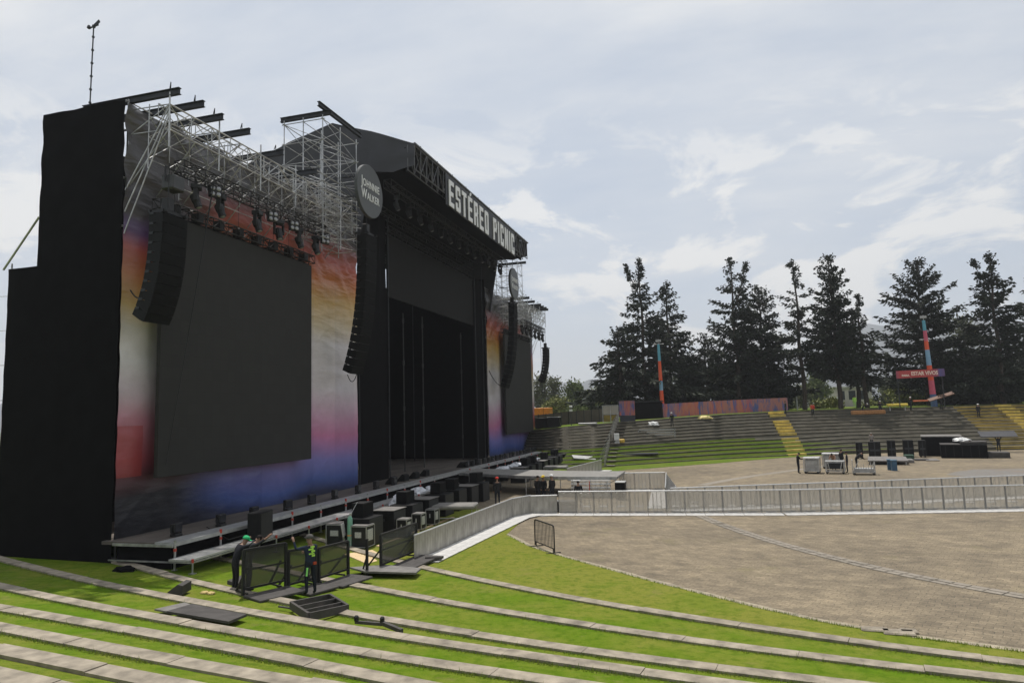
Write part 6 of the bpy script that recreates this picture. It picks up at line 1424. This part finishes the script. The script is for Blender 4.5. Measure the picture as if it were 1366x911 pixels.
for i, (px, py, hw, lb) in enumerate([(925, 492, 27, 'dark bush mass just right of the slender striped mast'), (962, 488, 27, 'dark bush under the crooked forked conifer'), (1002, 490, 26, 'dark bush under the broad dense conifer'),
    (1036, 500, 18, 'dark bush at the right foot of the broad dense conifer'), (1272, 486, 34, 'dark bush right of the thicker striped mast'), (1312, 488, 32, 'dark bush behind the bright yellow stair top'), (1354, 484, 32, 'dark bush at the far right edge behind the lawn')]):
    broad(lb, px, py, hw, 115, 90+i, conm, n=1900, ln=.6, wd=.17, zb=.12, name='dark_bush')
def palm(label, px, py, Y, seed):
    r = np.random.default_rng(seed); x = TX(px, Y); zt = TZ(px, py, Y); h = zt-4.4; t = thing('palm_tree', label, 'tree', (x, Y, 4.4)); mb = MB(); mb.tube((0, 0, 0), (0, 0, h*.6), .22, 7, .16); mb.build('trunk', bark, t); P = []; D = []
    for i in range(22):
        az = r.uniform(0, 6.28); e = r.uniform(.1, 1.1); d = Vector((math.cos(az)*math.cos(e), math.sin(az)*math.cos(e), math.sin(e)))
        for s in range(1, 9): u = s/8; P.append((d.x*2.1*u, d.y*2.1*u, h*.6+d.z*2.1*u-.9*u*u)); D.append((d.x, d.y, d.z-.8*u))
    Q = sprays(np.array(P), np.array(D), 4, .5, .06, .5, r); nf = len(Q)//4; npmesh('crown', Q, np.arange(4*nf).reshape(-1, 4), brm, t)
palm('palm with stiff fronds behind the brown fence', 771, 532, 118, 5); palm('palm with stiff fronds near the mesh gate', 812, 527, 118, 6)

# ---------------------------------------------------------------- mountains and air
V = []; Fc = []; r = np.random.default_rng(3); n = 140; rows = 6
az0, az1 = -60, 75
def ridge(a):     # height angle profile (degrees) over azimuth from +y, clockwise
    b_ = np.interp(a, [-60, -20, -14, -12, -10, -7, -3, 0, 5, 9, 12, 16, 22, 35, 75], [2, 1.6, 2.0, 2.7, 3.0, 2.4, 2.6, 3.0, 4.2, 5.8, 6.2, 6.0, 5.2, 4, 3]); return b_+.18*math.sin(a*1.9)+.10*math.sin(a*4.3+1)+.05*math.sin(a*9.1)
for i in range(n+1):
    a = az0+(az1-az0)*i/n; dist = 2900+300*math.sin(i*.21)
    for j in range(rows):
        f = j/(rows-1); d = dist-900*(1-f); hgt = math.tan(R(ridge(a)))*dist*(f**1.3)*(1+.06*math.sin(i*.9+j*2.1)*(0 if f == 1 else 1)); V.append((math.sin(R(a))*d, math.cos(R(a))*d, -8+hgt))
    V.append((math.sin(R(a))*(dist+700), math.cos(R(a))*(dist+700), -10))
k = rows+1; struct(npmesh('mountains', np.array(V), np.array([(i*k+j, (i+1)*k+j, (i+1)*k+j+1, i*k+j+1) for i in range(n) for j in range(k-1)]), mat('forest_slope', (.03, .04, .045), .95, var=.4, scale=.01, detail=8), smooth=True))
mb = MB(); mb.box(-4200, 4200, -400, 4300, -12, 420); hz = mb.build('haze', newmat('haze_air')[0]); nt = hz.data.materials[0].node_tree; nt.nodes.remove(nt.nodes['Principled BSDF'])
pv = nt.nodes.new('ShaderNodeVolumePrincipled'); pv.inputs['Density'].default_value = .0003; pv.inputs['Color'].default_value = (.92, .95, 1, 1); pv.inputs['Anisotropy'].default_value = .3; L(nt, pv.outputs[0], nt.nodes['Material Output'].inputs['Volume'])
tag(hz, kind='stuff', label='thin pale daylight haze in the distance', cat='haze')
